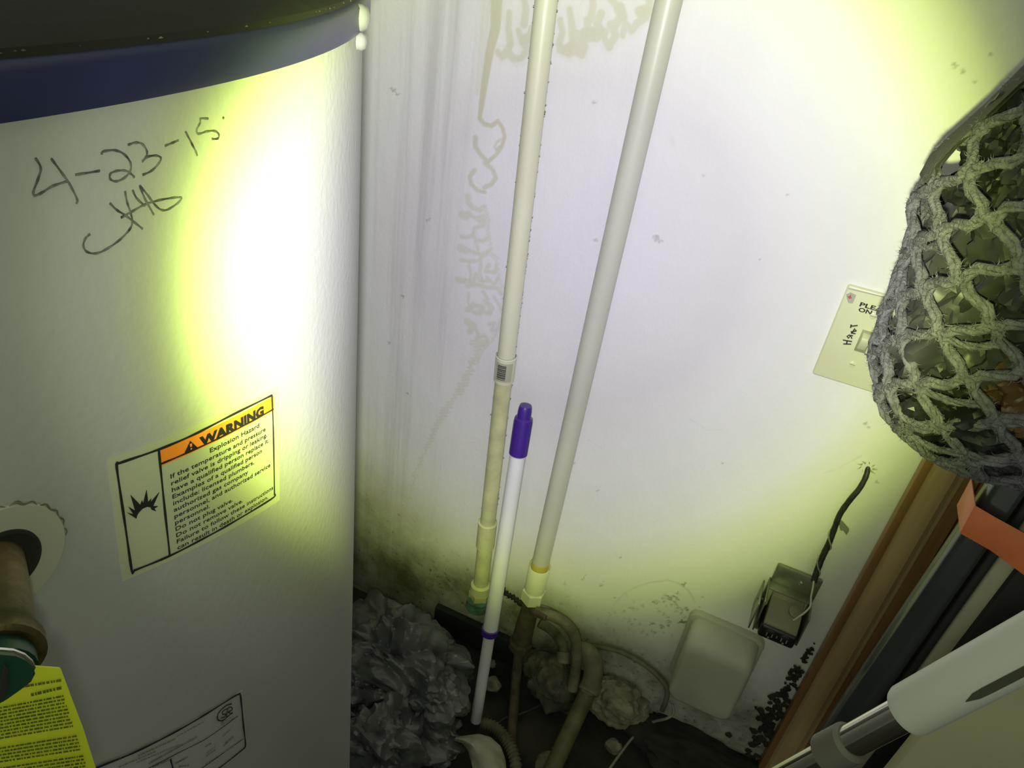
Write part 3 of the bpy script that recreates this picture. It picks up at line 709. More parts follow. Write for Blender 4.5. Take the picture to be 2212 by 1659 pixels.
mb = MB(); mb.tube([vb + ax2 * .002, vb * .6 + v1_ * .4, v1_], [.0125, .0150, .0165], 20); mb.lathe(v1_ + nz(vb - v1_) * .018, nz(v1_ - vb), [(0, .017), (.004, .020), (.014, .020), (.018, .014)], 8)
mb.build('shutoff_valve', M['rust'], p2, ang=30)
hp = [vb + np.array([.004, -.012, -.006]), vb + np.array([.018, -.022, .004]), vb + np.array([.034, -.026, .006])]
MB().tube(hp, [.005, .006, .0045], 12).build('valve_handle', M['rust'], p2)
t0_, t1_, t2_ = v1_ - np.array([0, 0, .012]), at(1112, 1500, -.075), atz(1104, 1600, .008)
MB().tube([t0_, t1_, t2_, atz(1118, 1690, .008)], .0082, 16).build('drain_tube', M['rust'], p2)

# ------------------------------------------------------------------ telescopic pole with purple cap
pa, pb = at(1135, 880, -.052), atz(1028, 1556, .004); pax = nz(pa - pb)
a, b = pa, pb
pm, pk, pc = along(1362), along(980), along(905)
tp = along(862)
pole = thing('mop_pole', pb, 'thin telescopic white pole with purple cap and ring leaning between the pipes', 'pole')
MB().tube(line(pb, pm), .0088, 24).build('lower_tube', M['polewhite'], pole)
MB().lathe(pm, pax, [(-.006, .0090), (-.006, .0128), (.004, .0132), (.005, .0115)], 28).build('lock_ring', M['purple'], pole)
MB().tube(line(pm, pk - pax * .002), .0112, 28).build('upper_tube', M['polewhite'], pole)
Lc = np.linalg.norm(pc - pk); Lt = np.linalg.norm(tp - pk)
MB().lathe(pk, pax, [(-.001, .0112), (0, .0126), (Lc * .9, .0128), (Lc, .0120), (Lc + .0015, .0098), (Lc + .002, .0094), (Lt - .006, .0092), (Lt - .001, .0086), (Lt + .002, .0075)], 32).build('cap', M['purple'], pole, ang=30)

# ------------------------------------------------------------------ switch plate
px0, pz1 = at(1833, 611, -.0)[0], at(1833, 611)[2]; pz0 = at(1755, 804)[2]; pw = .116
sw = thing('switch_plate', (px0 + pw / 2, 0, pz0), 'ivory two gang wall plate with one heat switch, half hidden behind crocheted bag', 'switch')
mb = MB(); mb.box((px0, -.0055, pz0), (px0 + pw, -.0003, pz1)); pl = mb.build('plate', M['ivory'], sw, bevel=.0025, bseg=3)
YF = -.0058
def pp(px, py, y=YF): return at(px, py, y)
tcx, tcz = pp(1866, 738)[0], pp(1866, 738)[2]
MB().box((tcx - .0058, YF - .0004, tcz - .0130), (tcx + .0058, YF + .001, tcz + .0130)).build('toggle_frame', M['ivorydark'], pl, bevel=.0003)
tg = MB().prism([(tcx - .0042, YF - .0002, tcz - .0100), (tcx + .0042, YF - .0002, tcz - .0100), (tcx + .0042, YF - .0030, tcz - .0060), (tcx + .0042, YF - .0105, tcz + .0045), (tcx - .0042, YF - .0105, tcz + .0045), (tcx - .0042, YF - .0030, tcz - .0060)], (0, 0, 0))
tg = MB(); prof = [(YF, -.0105), (YF - .0025, -.0085), (YF - .0105, .0035), (YF - .0105, .0075), (YF - .0015, .0105), (YF, .0105)]
tg.prism([(tcx - .0043, y, tcz + z) for y, z in prof], (.0086, 0, 0)).build('toggle', M['ivory'], sw, bevel=.0006)
for x, y in ((1841, 787), (1886, 683)):
    q = pp(x, y); so = MB().lathe(q + np.array([0, .0005, 0]), (0, -1, 0), [(0, .0036), (.0008, .0036), (.0013, .0024)], 20).build('screw', M['ivory'], sw)
    MB().box((q[0] - .0028, q[1] - .0010, q[2] - .0004), (q[0] + .0028, q[1] - .0007, q[2] + .0004)).build('screw_slot', M['ivorydark'], so)
mb = MB()
def plate_text(body, px, py, wid, hgt, bold):
    vs, fs = text_mesh(body, 1, bold); x0 = min(p[0] for p in vs); sc = wid / (max(p[0] for p in vs) - x0); q = pp(px, py, YF - .0003)
    mb.add([(q[0] + (x - x0) * sc, q[1], q[2] + y * hgt) for x, y in vs], fs)
plate_text('PLEASE KEEP', 1856, 661, .0600, .0066, .03); plate_text('ON AT ALL TIMES', 1853, 672, .0690, .0066, .03)
mb.build('printed_notice', M['ink'], sw, recalc=False)
def marker(mb, pts, r_, y=YF): mb.tube([pp(*p, y) for p in pts], r_, 6)
mk = MB()
def kz(pts): return [(1740 + x / 6.382, 600 + y / 6.382) for x, y in pts]
for q in [[(520, 912), (630, 915)], [(515, 858), (640, 880)], [(575, 868), (565, 915)], [(655, 800), (600, 790), (572, 810), (590, 835), (620, 800), (640, 838)], [(625, 760), (690, 772)], [(690, 735), (625, 745), (640, 765), (680, 700), (700, 738)],
          [(630, 645), (622, 690)], [(625, 668), (720, 658)], [(990, 650), (1010, 640), (1060, 640), (1060, 680), (1015, 690), (1000, 660)], [(975, 715), (1020, 720), (1040, 745), (1005, 760)], [(950, 810), (990, 815), (975, 850), (955, 835), (965, 812)], [(815, 1050), (855, 1068)]]:
    marker(mk, kz(q), .00075)
mk.build('marker_writing', M['ink'], sw)
mb = MB(); q = [pp(*k) for k in kz([(560, 230), (620, 200), (700, 240), (650, 355), (590, 345), (570, 290)])]; stq = mb.prism(q, (0, -.0003, 0)).build('small_sticker', M['patch'], sw)
MB().prism([pp(*k, YF - .0004) for k in kz([(575, 260), (610, 250), (632, 215), (625, 255), (640, 280), (605, 292)])], (0, -.0002, 0)).build('red_mark', M['red'], stq)
MB().prism([pp(*k) for k in kz([(590, 140), (900, 215), (1225, 290), (1220, 305), (900, 230), (590, 155)])], (0, -.0002, 0)).build('tape_line', M['patch'], sw)

# ------------------------------------------------------------------ cable from the wall to the outlet
cp = [(1876, 1003), (1871, 1028), (1856, 1056), (1836, 1080), (1815, 1110), (1803, 1140), (1792, 1170), (1778, 1200), (1766, 1230), (1758, 1256)]
yy = [.004, -.004, -.008, -.009, -.009, -.009, -.010, -.012, -.016, -.020]
cp3 = [at(x, y, k) for (x, y), k in zip(cp, yy)]
def spline(P, m=6):
    P = [np.asarray(p, float) for p in P]; out = []
    for i in range(len(P) - 1):
        p0, p1_, p2_, p3 = P[max(i - 1, 0)], P[i], P[i + 1], P[min(i + 2, len(P) - 1)]
        for t in np.linspace(0, 1, m + 1)[:-1]:
            out.append(.5 * ((2 * p1_) + (-p0 + p2_) * t + (2 * p0 - 5 * p1_ + 4 * p2_ - p3) * t * t + (-p0 + 3 * p1_ - 3 * p2_ + p3) * t ** 3))
    return out + [P[-1]]
cbth = thing('electric_cable', cp3[-1], 'frayed dark cable coming out of the wall down to the metal outlet box', 'cable')
cs = spline(cp3, 8)
MB().tube(cs, [.0030 + .0011 * i / len(cs) + .0004 * noise.noise(Vector((i * .4, 0, 0))) for i in range(len(cs))], 12).build('sheath', M['cable'], cbth)
hel = []
for i, p in enumerate(cs[36:]):
    w = i * .42; hel.append(p + np.array([math.cos(w), math.sin(w) * .6 - .3, 0]) * .0042)
MB().tube(hel, .0010, 8).build('bare_wire', M['greywire'], cbth)
wp = [at(x, y, k) for x, y, k in [(1758, 1254, -.022), (1756, 1270, -.030), (1752, 1290, -.038), (1751, 1308, -.046), (1742, 1320, -.052), (1728, 1331, -.058), (1714, 1340, -.060)]]
MB().tube(spline(wp), .0012, 8).build('white_lead', M['patch'], cbth)
MB().prism([at(x, y, -.002) for x, y in [(1814, 1122), (1820, 1126), (1834, 1142), (1829, 1150), (1822, 1140), (1816, 1140), (1814, 1132)]], (0, -.006, 0)).build('staple', M['greywire'], cbth)
mb = MB(); hole = at(1873, 1008, 0)
for k in range(9):
    w = k * .7; p = hole + np.array([math.cos(w) * .006, -.001, math.sin(w) * .005]); q = hole + np.array([math.cos(w + .3) * .012, -.0035, math.sin(w + .3) * .010])
    mb.add([p + np.array([0, 0, .0015]), p - np.array([0, 0, .0015]), q, (p + q) / 2 + np.array([0, -.002, 0])], [(0, 1, 2), (0, 2, 3), (0, 3, 1), (1, 3, 2)])
mb.build('torn_plaster', M['paper'], cbth)

# ------------------------------------------------------------------ outlet box
ox0, ox1 = at(1682, 1212)[0], at(1780, 1250)[0]; oz1 = at(1730, 1231)[2]; obz = oz1 - .085
ob = thing('outlet_box', ((ox0 + ox1) / 2, 0, obz), 'open metal outlet box with exposed black socket under the frayed cable', 'outlet')
ow = ox1 - ox0
bp_ = MB().box((ox0, -.006, oz1 - .045), (ox1, -.0005, oz1)).build('back_plate', M['galv'], ob, bevel=.003)
MB().lathe(((ox0 + ox1) / 2 + .006, -.006, oz1 - .016), (0, -1, 0), [(-.001, .003), (.0015, .003), (.002, .0015)], 14).build('screw', M['wire'], ob)
bz1 = oz1 - .030; bz0 = oz1 - .085
mb = MB(); mb.box((ox0 - .002, -.050, bz0), (ox0, -.0005, bz1)); mb.box((ox1 - .004, -.046, bz0), (ox1 - .002, -.0005, bz1 - .004)); mb.box((ox0 - .002, -.046, bz0), (ox1 - .002, -.0005, bz0 + .002)); mb.box((ox0, -.020, bz1 - .004), (ox1 - .004, -.0005, bz1 - .002))
mb.build('box_shell', M['galv'], ob, bevel=.0006)
MB().box((ox0 - .008, -.052, bz0 + .002), (ox0 - .006, -.004, bz1 - .006)).box((ox0 - .009, -.030, bz1 - .020), (ox0 - .001, -.026, bz1 - .016)).build('side_bracket', M['galv'], ob, bevel=.0005)
rx0, rx1 = ox0 + .006, ox1 - .010
prof = [(-.018, bz1 - .002), (-.022, bz1 - .010), (-.046, bz1 - .016), (-.058, bz1 - .026), (-.058, bz1 - .030), (-.018, bz1 - .030)]
MB().prism([(rx0, y, z) for y, z in prof], (rx1 - rx0, 0, 0)).build('socket_top', M['beigeplastic'], ob, bevel=.0015)
fc = MB().box((rx0 - .002, -.061, bz0 + .004), (rx1 + .002, -.020, bz1 - .028)).build('socket_body', M['bakelite'], ob, bevel=.004, bseg=3)
for s_ in (.28, .72):
    cx_ = rx0 + (rx1 - rx0) * s_; cz_ = (bz0 + bz1) / 2 - .012
    k_ = MB().lathe((cx_, -.060, cz_), (0, -1, 0), [(0, .0085), (.0016, .0085), (.0022, .0075)], 22).build('socket_face', M['bakelite'], ob)
    MB().box((cx_ - .004, -.0628, cz_ - .003), (cx_ - .0028, -.0618, cz_ + .003)).box((cx_ + .0028, -.0628, cz_ - .003), (cx_ + .004, -.0618, cz_ + .003)).lathe((cx_, -.0618, cz_ - .005), (0, -1, 0), [(0, .0014), (.001, .0014)], 10).build('socket_slots', M['greywire'], k_)
MB().lathe((rx0 + (rx1 - rx0) * .5, -.0606, (bz0 + bz1) / 2 - .012), (0, -1, 0), [(0, .002), (.001, .0018)], 12).build('screw', M['wire'], ob)
MB().lathe((rx1 - .010, -.034, bz1 - .012), (.1, -.4, 1), [(-.003, .008), (.002, .008), (.003, .006)], 24).build('wire_terminal', M['beigeplastic'], ob)

# ------------------------------------------------------------------ grey cover box on the wall
gx0, gx1 = at(1500, 1318)[0], at(1650, 1380)[0]; gz1 = at(1570, 1345)[2]; gz0 = gz1 - .140
gb = thing('junction_cover', ((gx0 + gx1) / 2, 0, gz0), 'blank grey rounded cover box low on the wall, left of outlet box', 'electrical box')
def rrect(x0, x1, z0, z1, r_, n=5):
    out = []
    for cx_, cz_, s_ in ((x1 - r_, z1 - r_, 0), (x0 + r_, z1 - r_, 90), (x0 + r_, z0 + r_, 180), (x1 - r_, z0 + r_, 270)):
        for k in range(n + 1):
            w = math.radians(s_ + 90 * k / n); out.append((cx_ + r_ * math.cos(w), cz_ + r_ * math.sin(w)))
    return out
def loft(rings):
    mb = MB(); n = len(rings[0]); vs = [p for r_ in rings for p in r_]; fs = []
    for i in range(len(rings) - 1):
        for k in range(n): fs.append((i * n + k, i * n + (k + 1) % n, (i + 1) * n + (k + 1) % n, (i + 1) * n + k))
    fs += [tuple(range(n)), tuple(range((len(rings) - 1) * n, len(rings) * n))]
    return mb.add(vs, fs)
rings = []
for y, ins in [(-.0005, 0), (-.008, 0), (-.010, .001), (-.011, .004)]:
    rings.append([(x, y, z) for x, z in rrect(gx0 - .004 + ins, gx1 + .004 - ins, gz0 - .003 + ins, gz1 + .003 - ins, .014)])
loft(rings).build('flange', M['box'], gb, ang=35)
rings = []
for y, it, ins in [(-.010, 0, .002), (-.030, .002, .003), (-.040, .005, .0035), (-.048, .010, .004), (-.053, .017, .006), (-.055, .026, .010)]:
    rings.append([(x, y, z) for x, z in rrect(gx0 + ins, gx1 - ins, gz0 + ins, gz1 - it - .001, .014)])
loft(rings).build('cover', M['box'], gb, ang=50)

# ------------------------------------------------------------------ things leaning at the right: black frame, strap, board, chrome pole
YK = -.16
fr_ = thing('folded_frame', atz(1700, 1720, 0), 'tall folded glossy black frame with off white rail, leaning by the brown casing', 'frame')
def bar(name, pts, y, th, m, parent=fr_, bev=.003):
    return MB().prism([at(x, yy_, y) for x, yy_ in pts], (0, th, 0)).build(name, m, parent, bevel=bev, bseg=3)
def lerp_edge(p, q, y): return (p[0] + (q[0] - p[0]) * (y - p[1]) / (q[1] - p[1]), y)
e0 = ((2212, 958), (1791, 1575)); e1 = ((2094, 1250), (1905, 1521)); e2 = ((2124, 1250), (1976, 1457)); e3 = ((2182, 1250), (2023, 1457))
YT, YBt = 940, 1720
def quad(ea, eb, da=0, db=0): 
    a0, a1, b0, b1 = lerp_edge(*ea, YT), lerp_edge(*ea, YBt), lerp_edge(*eb, YT), lerp_edge(*eb, YBt)
    return [(a0[0] + da, a0[1]), (b0[0] + db, b0[1]), (b1[0] + db, b1[1]), (a1[0] + da, a1[1])]
bar('front_upright', quad(e0, e1), YK, .03, M['blackgloss'], bev=.006)
bar('rear_upright', quad(e1, e2, 4, 2), YK + .008, .03, M['blackmatt'])
bar('white_rail', quad(e2, e3, 2, 0), YK + .012, .012, M['offwhite'])
bar('side_panel', quad(e3, e3, 1, 330), YK + .006, .02, M['blackmatt'])
# orange strap round the frame
stp = [(2106, 1092), (2150, 1118), (2212, 1152), (2330, 1215), (2290, 1290), (2212, 1243), (2140, 1190), (2073, 1152)]
ys_ = YK - .012
P0 = [at(x, y, ys_) for x, y in stp]
sv = MB(); sv.prism(P0, (0, .0012, 0)); l0, l1 = P0[0], P0[7]
sv.prism([l0, l0 + np.array([.0012, 0, 0]), l1 + np.array([.0012, 0, 0]), l1], (0, .045, 0))
sp_o = tag(sv.build('orange_strap', M['strap'], None, bevel=.0008), 'wide orange strap wrapped around the black folded frame', 'strap')
# beige board
bb = [(1934, 1659), (1996, 1583), (2130, 1420), (2700, 1420), (2700, 1900), (1735, 1900)]
bd = MB().prism([at(x, y, -.225) for x, y in bb], (0, .02, 0)).build('beige_board', M['beige'], bevel=.002)
tag(bd, 'plain beige board in the lower right corner behind the chrome pole', 'board')
# telescopic pole
A0, B0 = dep(2212, 1401, .385), dep(1730, 1660, .50)
dirv = nz(B0 - A0)
def on_axis(px, py):      # nearest point of the pole's axis to a pixel's line of sight
    q = nz(ray(px, py)); w0 = A0 - CAM; bq = dirv @ q; dq = dirv @ w0; eq = q @ w0; s_ = (bq * eq - dq) / (1 - bq * bq); return A0 + dirv * s_
tpole = thing('telescopic_pole', B0 + dirv * .3, 'chrome telescopic pole with thick white slotted grip and grey collar, nearest the camera', 'pole')
e_g = on_axis(1962, 1545); e_c1 = on_axis(1838, 1607); e_c0 = on_axis(1790, 1632); 
gr = on_axis(2212, 1401) - dirv * .25
Rg = .0148; La = np.linalg.norm(gr - e_g)
MB().lathe(gr, dirv, [(0, Rg), (La - .004, Rg), (La - .001, Rg - .001), (La, Rg - .003)], 48).build('grip', M['sleeve'], tpole)
MB().tube(line(e_g - dirv * .01, e_c1), .0098, 36).build('upper_tube', M['chrome'], tpole)
MB().lathe(e_c1, dirv, [(-.002, .0105), (0, .0128), (np.linalg.norm(e_c0 - e_c1), .0132), (np.linalg.norm(e_c0 - e_c1) + .001, .011)], 36).build('collar', M['collar'], tpole)
MB().tube(line(e_c0, B0 + dirv * .3), .0088, 36).build('lower_tube', M['chrome'], tpole)
vg = nz((CAM - e_g) - dirv * ((CAM - e_g) @ dirv)); sg = np.cross(dirv, vg)
if (M3.T @ sg)[1] < 0: sg = -sg
sl0 = on_axis(2085, 1470); 
mb = MB(); vs = []; fs = []
nn_ = 24; wid = .0024
for i in range(nn_ + 1):
    c_ = sl0 - dirv * (.17 * i / nn_); ww = wid * (math.sin(min(i / 1.5, 1) * math.pi / 2) if i < 2 else 1) + .0002
    for k in (-1, 1):
        ang = .62 + k * ww / Rg
        for o_ in (.0, .0003): vs.append(c_ + (math.cos(ang) * vg + math.sin(ang) * sg) * (Rg + o_))
for i in range(nn_):
    fs += [(i * 4 + 1, i * 4 + 3, i * 4 + 7, i * 4 + 5)]
mb.add(vs, fs).build('grip_slot', M['slot'], tpole, recalc=False)

# ------------------------------------------------------------------ crumpled plastic
def crumple(center, scale, seed, sub=5, amp=.32, freq=2.6, zs=.55):
    bm = bmesh.new(); bmesh.ops.create_icosphere(bm, subdivisions=sub, radius=1)
    off = Vector((seed * 3.7, seed * 1.3, seed * 2.1))
    rr_ = random.Random(seed * 13 + 5); dirs = []
    for k in range(9):
        f_ = freq * (1.0, 1.2, 1.5, 1.9, 2.4, 3.0, 3.8, 4.8, 6.0)[k]; u_ = Vector((rr_.gauss(0, 1), rr_.gauss(0, 1), rr_.gauss(0, 1) * zs)).normalized()
        dirs.append((u_ * f_, rr_.uniform(0, 2), (1.0, .9, .75, .6, .45, .34, .26, .2, .15)[k]))
    for v in bm.verts:
        p = v.co.copy(); q = p + Vector((noise.noise(p * 1.7 + off), noise.noise(p * 1.7 + off + Vector((4, 1, 0))), noise.noise(p * 1.7 + off + Vector((0, 5, 2))))) * .45
        h_ = 0
        for u_, ph_, a_ in dirs:
            t_ = (q.dot(u_) + ph_) % 2.0; h_ += a_ * (1 - abs(t_ - 1) * 2)
        s_ = 1 + amp * .20 * h_ + .18 * noise.noise(p * 1.2 + off)
        v.co = Vector((p.x * scale[0], p.y * scale[1], p.z * scale[2])) * s_ + Vector(center)
    me = bpy.data.meshes.new('bag'); bm.to_mesh(me); bm.free(); return me
def crumpled(name, c, scale, seed, m, label, cat, group=None, **kw):
    o = finish(name, crumple(c, scale, seed, **kw), m, None, True, 28); o.data.name = name
    return tag(o, label, cat, group)

# ------------------------------------------------------------------ crocheted net bag full of plastic bags
BC = dep(2290, 600, .53)                      # axis of the hanging bag
zb_ = dep(2120, 960, .44)[2]
ZLO = H - .322
prof_b = [(0, .020), (.004, .049), (.017, .073), (.043, .0885), (.084, .097), (.132, .099), (.178, .107), (.216, .107), (.239, .097), (.275, .079), (.33, .050), (.40, .028)]
def brad(h): return float(np.interp(h, [p[0] for p in prof_b], [p[1] for p in prof_b]))
def bpt(th, h, k=1.0):
    rr = brad(h) * k * (1 + .05 * noise.noise(Vector((math.cos(th) * 2, math.sin(th) * 2, h * 14)))); return np.array([BC[0] + rr * math.cos(th), BC[1] + rr * math.sin(th), ZLO + h])
nb_ = thing('crocheted_bag', (BC[0], BC[1], ZLO), 'grey crocheted net bag stuffed with plastic bags hanging at the right', 'bag')
net = MB(); fz = MB(); rn = random.Random(21)
NC = 28; PER = .042
def cth(i, h):                              # wavy mesh column: neighbours meet on the long plateaus
    per = PER * (1 + .25 * noise.noise(Vector((h * 9, i * .31, 4)))) ; w = math.sin(2 * math.pi * h / PER + math.pi * i + .9 * noise.noise(Vector((i * .7, h * 11, 1))))
    amp = .56 * min(1, .62 + h / .10)
    return 2 * math.pi * (i + amp * math.tanh(1.9 * w) * .86 + .16 * noise.noise(Vector((h * 16, i * 1.7, 8)))) / NC + .30 * math.sin(2 * math.pi * i / NC - vdir + .6)
vdir = math.atan2(CAM[1] - BC[1], CAM[0] - BC[0])
def yarn(fn, ts, r_):
    pts = [fn(t) for t in ts]; n = len(pts) - 1; ph = rn.uniform(0, 6)
    for tw in (0, 2.09, 4.19):                 # three-ply wool
        pl_ = []
        for k, c_ in enumerate(pts):
            t_ = nz(pts[min(k + 1, n)] - pts[max(k - 1, 0)]); o1 = nz(np.array([c_[0] - BC[0], c_[1] - BC[1], 1e-4])); o2 = nz(np.cross(t_, o1)); w = tw + k * .95 + ph
            pl_.append(c_ + (o1 * math.cos(w) + o2 * math.sin(w)) * r_ * .62)
        net.tube(pl_, [r_ * rn.uniform(.55, .80) for _ in pl_], 6, caps=True)
    for k in range(n * 16):
        c_ = pts[rn.randrange(n + 1)]; d1 = nz(np.array([rn.gauss(0, 1), rn.gauss(0, 1), rn.gauss(0, 1)])); d2 = nz(np.cross(d1, [rn.gauss(0, 1), rn.gauss(0, 1), 1.0])); L_ = r_ * rn.uniform(.8, 1.7)
        c_ = c_ + d2 * r_ * rn.uniform(-1, 1); m_ = c_ + d1 * L_ * .8 + d2 * L_ * .25; s_ = d2 * .0002
        fz.add([c_ - s_, c_ + s_, m_ + s_, m_ - s_, c_ + d1 * L_ * 1.2 + d2 * L_ * .8], [(0, 1, 2, 3), (3, 2, 4)])
hs_ = np.arange(.002, .39, .0045)
for i in range(NC): yarn(lambda h: bpt(cth(i, h), h, 1.0 + .015 * noise.noise(Vector((i, h * 60, 0)))), hs_, .0034)
for i in range(NC):                          # knots tying neighbouring columns together
    h0 = PER * (.25 - (i % 2) * .5)
    while h0 < .37:
        if h0 > .012:
            for dh in (-.003, .003):
                a0, a1 = cth(i, h0 + dh), cth(i + 1, h0 - dh)
                if a1 - a0 > 1.5: continue
                yarn(lambda t: bpt(a0 + (a1 - a0) * t, h0 + dh * (1 - 2 * t), 1.012), np.linspace(-.15, 1.15, 6), .0028)
        h0 += PER
for h0 in (.003, .012): yarn(lambda t: bpt(t, h0), np.linspace(0, 2 * math.pi, 70), .0030)
for k in range(9): yarn(lambda t: np.array([BC[0] + t * brad(0) * math.cos(k * .35), BC[1] + t * brad(0) * math.sin(k * .35), ZLO + .001]), np.linspace(-2.1, 2.1, 16), .0030)
for i in range(NC):                          # extra slack loops between the columns near the bottom
    for h0 in (.022, .045, .070, .11, .16):
        if rn.random() < (.85 if h0 < .05 else .35):
            h1 = h0 + rn.uniform(-.006, .006); a0 = cth(i, h1); a1 = cth(i + 1, h1 + .012)
            yarn(lambda t: bpt(a0 + (a1 - a0) * t, h1 + .012 * t - .004 * math.sin(t * 3.14), 1.0), np.linspace(0, 1, 7), .0024)
nn2 = net.build('yarn_net', M['yarn'], nb_, ang=80)
f2 = fz.build('yarn_fuzz', M['fuzz'], nb_, recalc=False, smooth=False); f2['kind'] = 'stuff'
# closed cloth band of the bag's upper back
mb = MB(); vs = []; fs = []; hs = np.linspace(.10, .398, 24); th_ = np.radians(np.linspace(150, 215, 26))
BTH = None
vdir = math.atan2(CAM[1] - BC[1], CAM[0] - BC[0])
ths = np.linspace(vdir - 1.75, vdir - 1.05, 20)
for of in (1.0, .97):
    for h in np.linspace(.20, .39, 16):
        for t in ths: vs.append(bpt(t, h, 1.05 * of))
k = 20
for s_ in range(2):
    for j in range(15):
        for i in range(19): b_ = s_ * 16 * k + j * k + i; fs.append((b_, b_ + 1, b_ + k + 1, b_ + k))
mb.add(vs, fs).build('cloth_band', M['cloth'], nb_)
MB().tube([np.array([BC[0], BC[1], ZLO + .39]), np.array([BC[0] + .01, BC[1] + .01, ZLO + .60]), np.array([BC[0] + .02, BC[1] + .02, H + .88])], [.02, .012, .010], 14).build('hanging_cord', M['yarn'], nb_)
def inb(da, h, k): return bpt(vdir + da, h, k)
stuffing = [(-.75, .10, .52, (.042, .042, .050), 'bag_grey', 'pale grey plastic bag inside the net, towards its left side'), (-.05, .17, .50, (.045, .045, .052), 'bag_green', 'green grey plastic bag bulging at the middle of the net'),
            (-.70, .235, .50, (.036, .036, .050), 'bag_grey', 'crumpled grey plastic bag high on the left in the net'), (-.30, .245, .62, (.020, .020, .034), 'bag_blue', 'dark blue plastic bag showing through the net near its top'),
            (.30, .085, .60, (.028, .030, .026), 'bag_brown', 'brown plastic bag low in the net at right'), (-.35, .055, .42, (.050, .050, .034), 'bag_black', 'charcoal plastic bag at the bottom of the net'), (.65, .20, .5, (.045, .045, .06), 'bag_black', 'black plastic bag at the far right of the net'),
            (-1.06, .222, .64, (.028, .028, .042), 'bag_black', 'black plastic bag under the cloth band near the top of the net'),
            (-1.6, .14, .5, (.042, .042, .075), 'bag_grey', 'grey plastic bag at the far left edge of the net'), (.2, .30, .35, (.034, .034, .050), 'bag_green', 'dark green grey plastic bag in the narrow neck of the net')]
for i, (da, h, k, sc, mm, lb) in enumerate(stuffing):
    crumpled('plastic_bag', inb(da, h, k), sc, 30 + i, M[mm], lb, 'plastic bag', 'plastic bags inside the net', sub=5, amp=.55, freq=2.3, zs=.8)

# ------------------------------------------------------------------ clutter on the floor
def spline_pts(P, m=5): return spline(P, m)
def heap(px, py, y, sc, seed, m, lb, cat='plastic bag', group=None, **kw):
    c = at(px, py, y); c[2] = max(c[2], sc[2] * .8); return crumpled('plastic_bag', c, sc, seed, m, lb, cat, group, **kw)
G1 = 'crumpled plastic bags on the floor beside the tank'
heap(848, 1448, -.145, (.115, .08, .078), 1, M['film'], 'largest grey crumpled plastic bag on the floor between tank and wall', group=G1, sub=6, amp=.62, freq=2.1, zs=.3)
heap(935, 1500, -.17, (.050, .045, .036), 2, M['film'], 'small grey crumpled plastic bag in front of the largest one', group=G1, amp=.6, freq=1.7, zs=.4)
heap(815, 1600, -.27, (.062, .055, .058), 3, M['film'], 'grey crumpled plastic bag at bottom edge beside the tank', group=G1, amp=.62, freq=1.9, zs=.4)
heap(905, 1590, -.21, (.07, .05, .036), 4, M['film2'], 'dark crumpled plastic bag below the small grey one', group=G1, amp=.62, freq=1.9, zs=.4)
heap(770, 1520, -.24, (.05, .04, .05), 6, M['film2'], 'dark plastic bag wedged against the tank side', group=G1, amp=.62, freq=1.9, zs=.4)

def lump(name, c, sc, seed, m, label, cat, group=None, sub=3):
    bm = bmesh.new(); bmesh.ops.create_icosphere(bm, subdivisions=sub, radius=1); off = Vector((seed, seed * 2, seed * .7))
    for v in bm.verts:
        p = v.co.copy(); s_ = 1 + .28 * noise.noise(p * 1.6 + off) + .14 * noise.noise(p * 4 + off) + .06 * noise.noise(p * 9 + off)
        v.co = Vector((p.x * sc[0], p.y * sc[1], p.z * sc[2])) * s_ + Vector(c)
    me = bpy.data.meshes.new(name); bm.to_mesh(me); bm.free()
    return tag(finish(name, me, m, None, True, 35), label, cat, group)
def on_floor(px, py, h): c = atz(px, py, h); return c
lump('mortar_lump', on_floor(1200, 1478, .045), (.042, .034, .050), 3, M['clay'], 'big dusty mortar lump behind the olive pipe', 'rubble', sub=5)
lump('mortar_lump', on_floor(1165, 1440, .050), (.030, .026, .030), 5, M['clay'], 'small dusty mortar lump right of the dark valve', 'rubble', sub=4)
lump('plaster_lump', on_floor(1330, 1515, .040), (.050, .035, .040), 8, M['stone'], 'crumbled pale plaster lump below the grey wall cable', 'rubble', sub=5)
lump('plaster_lump', on_floor(1385, 1540, .018), (.026, .024, .018), 9, M['stone'], 'small pale plaster chunk touching the cover box', 'rubble', sub=4)
lump('soil_heap', on_floor(1415, 1500, .035), (.030, .030, .035), 10, M['base'], 'black soil clod left of the grey cover box', 'rubble', sub=4)
lump('soil_heap', on_floor(1520, 1640, .015), (.12, .05, .030), 12, M['soil'], 'low dirt heap along wall foot under the cover box', 'rubble', sub=5)
cr_ = spline([at(x, y, -.001) for x, y in [(1752, 1398), (1735, 1425), (1718, 1452), (1704, 1480), (1684, 1512), (1662, 1548), (1640, 1590), (1615, 1640)]], 6)
bm = bmesh.new(); rn = random.Random(44)
for k in range(150):
    i = rn.randrange(len(cr_)); t_ = i / len(cr_); sz = rn.uniform(.0015, .0045) * (.6 + 1.3 * t_); c_ = cr_[i] + np.array([rn.gauss(0, .002 + .014 * t_ * t_), -rn.random() * .003, rn.gauss(0, .006)])
    r_ = bmesh.ops.create_icosphere(bm, subdivisions=1, radius=sz)
    for v in r_['verts']:
        v.co = Vector((v.co.x * rn.uniform(.6, 1.4), v.co.y * .5, v.co.z * rn.uniform(.6, 1.5))) + Vector(c_)
me = bpy.data.meshes.new('dirt_crust'); bm.to_mesh(me); bm.free()
dco = tag(finish('dirt_crust', me, M['soil'], None, True, 50), 'black dirt crust creeping up the wall beside the brown casing', 'dirt'); dco['kind'] = 'stuff'
GP = 'pale chips scattered on the dark floor'
rn = random.Random(17)
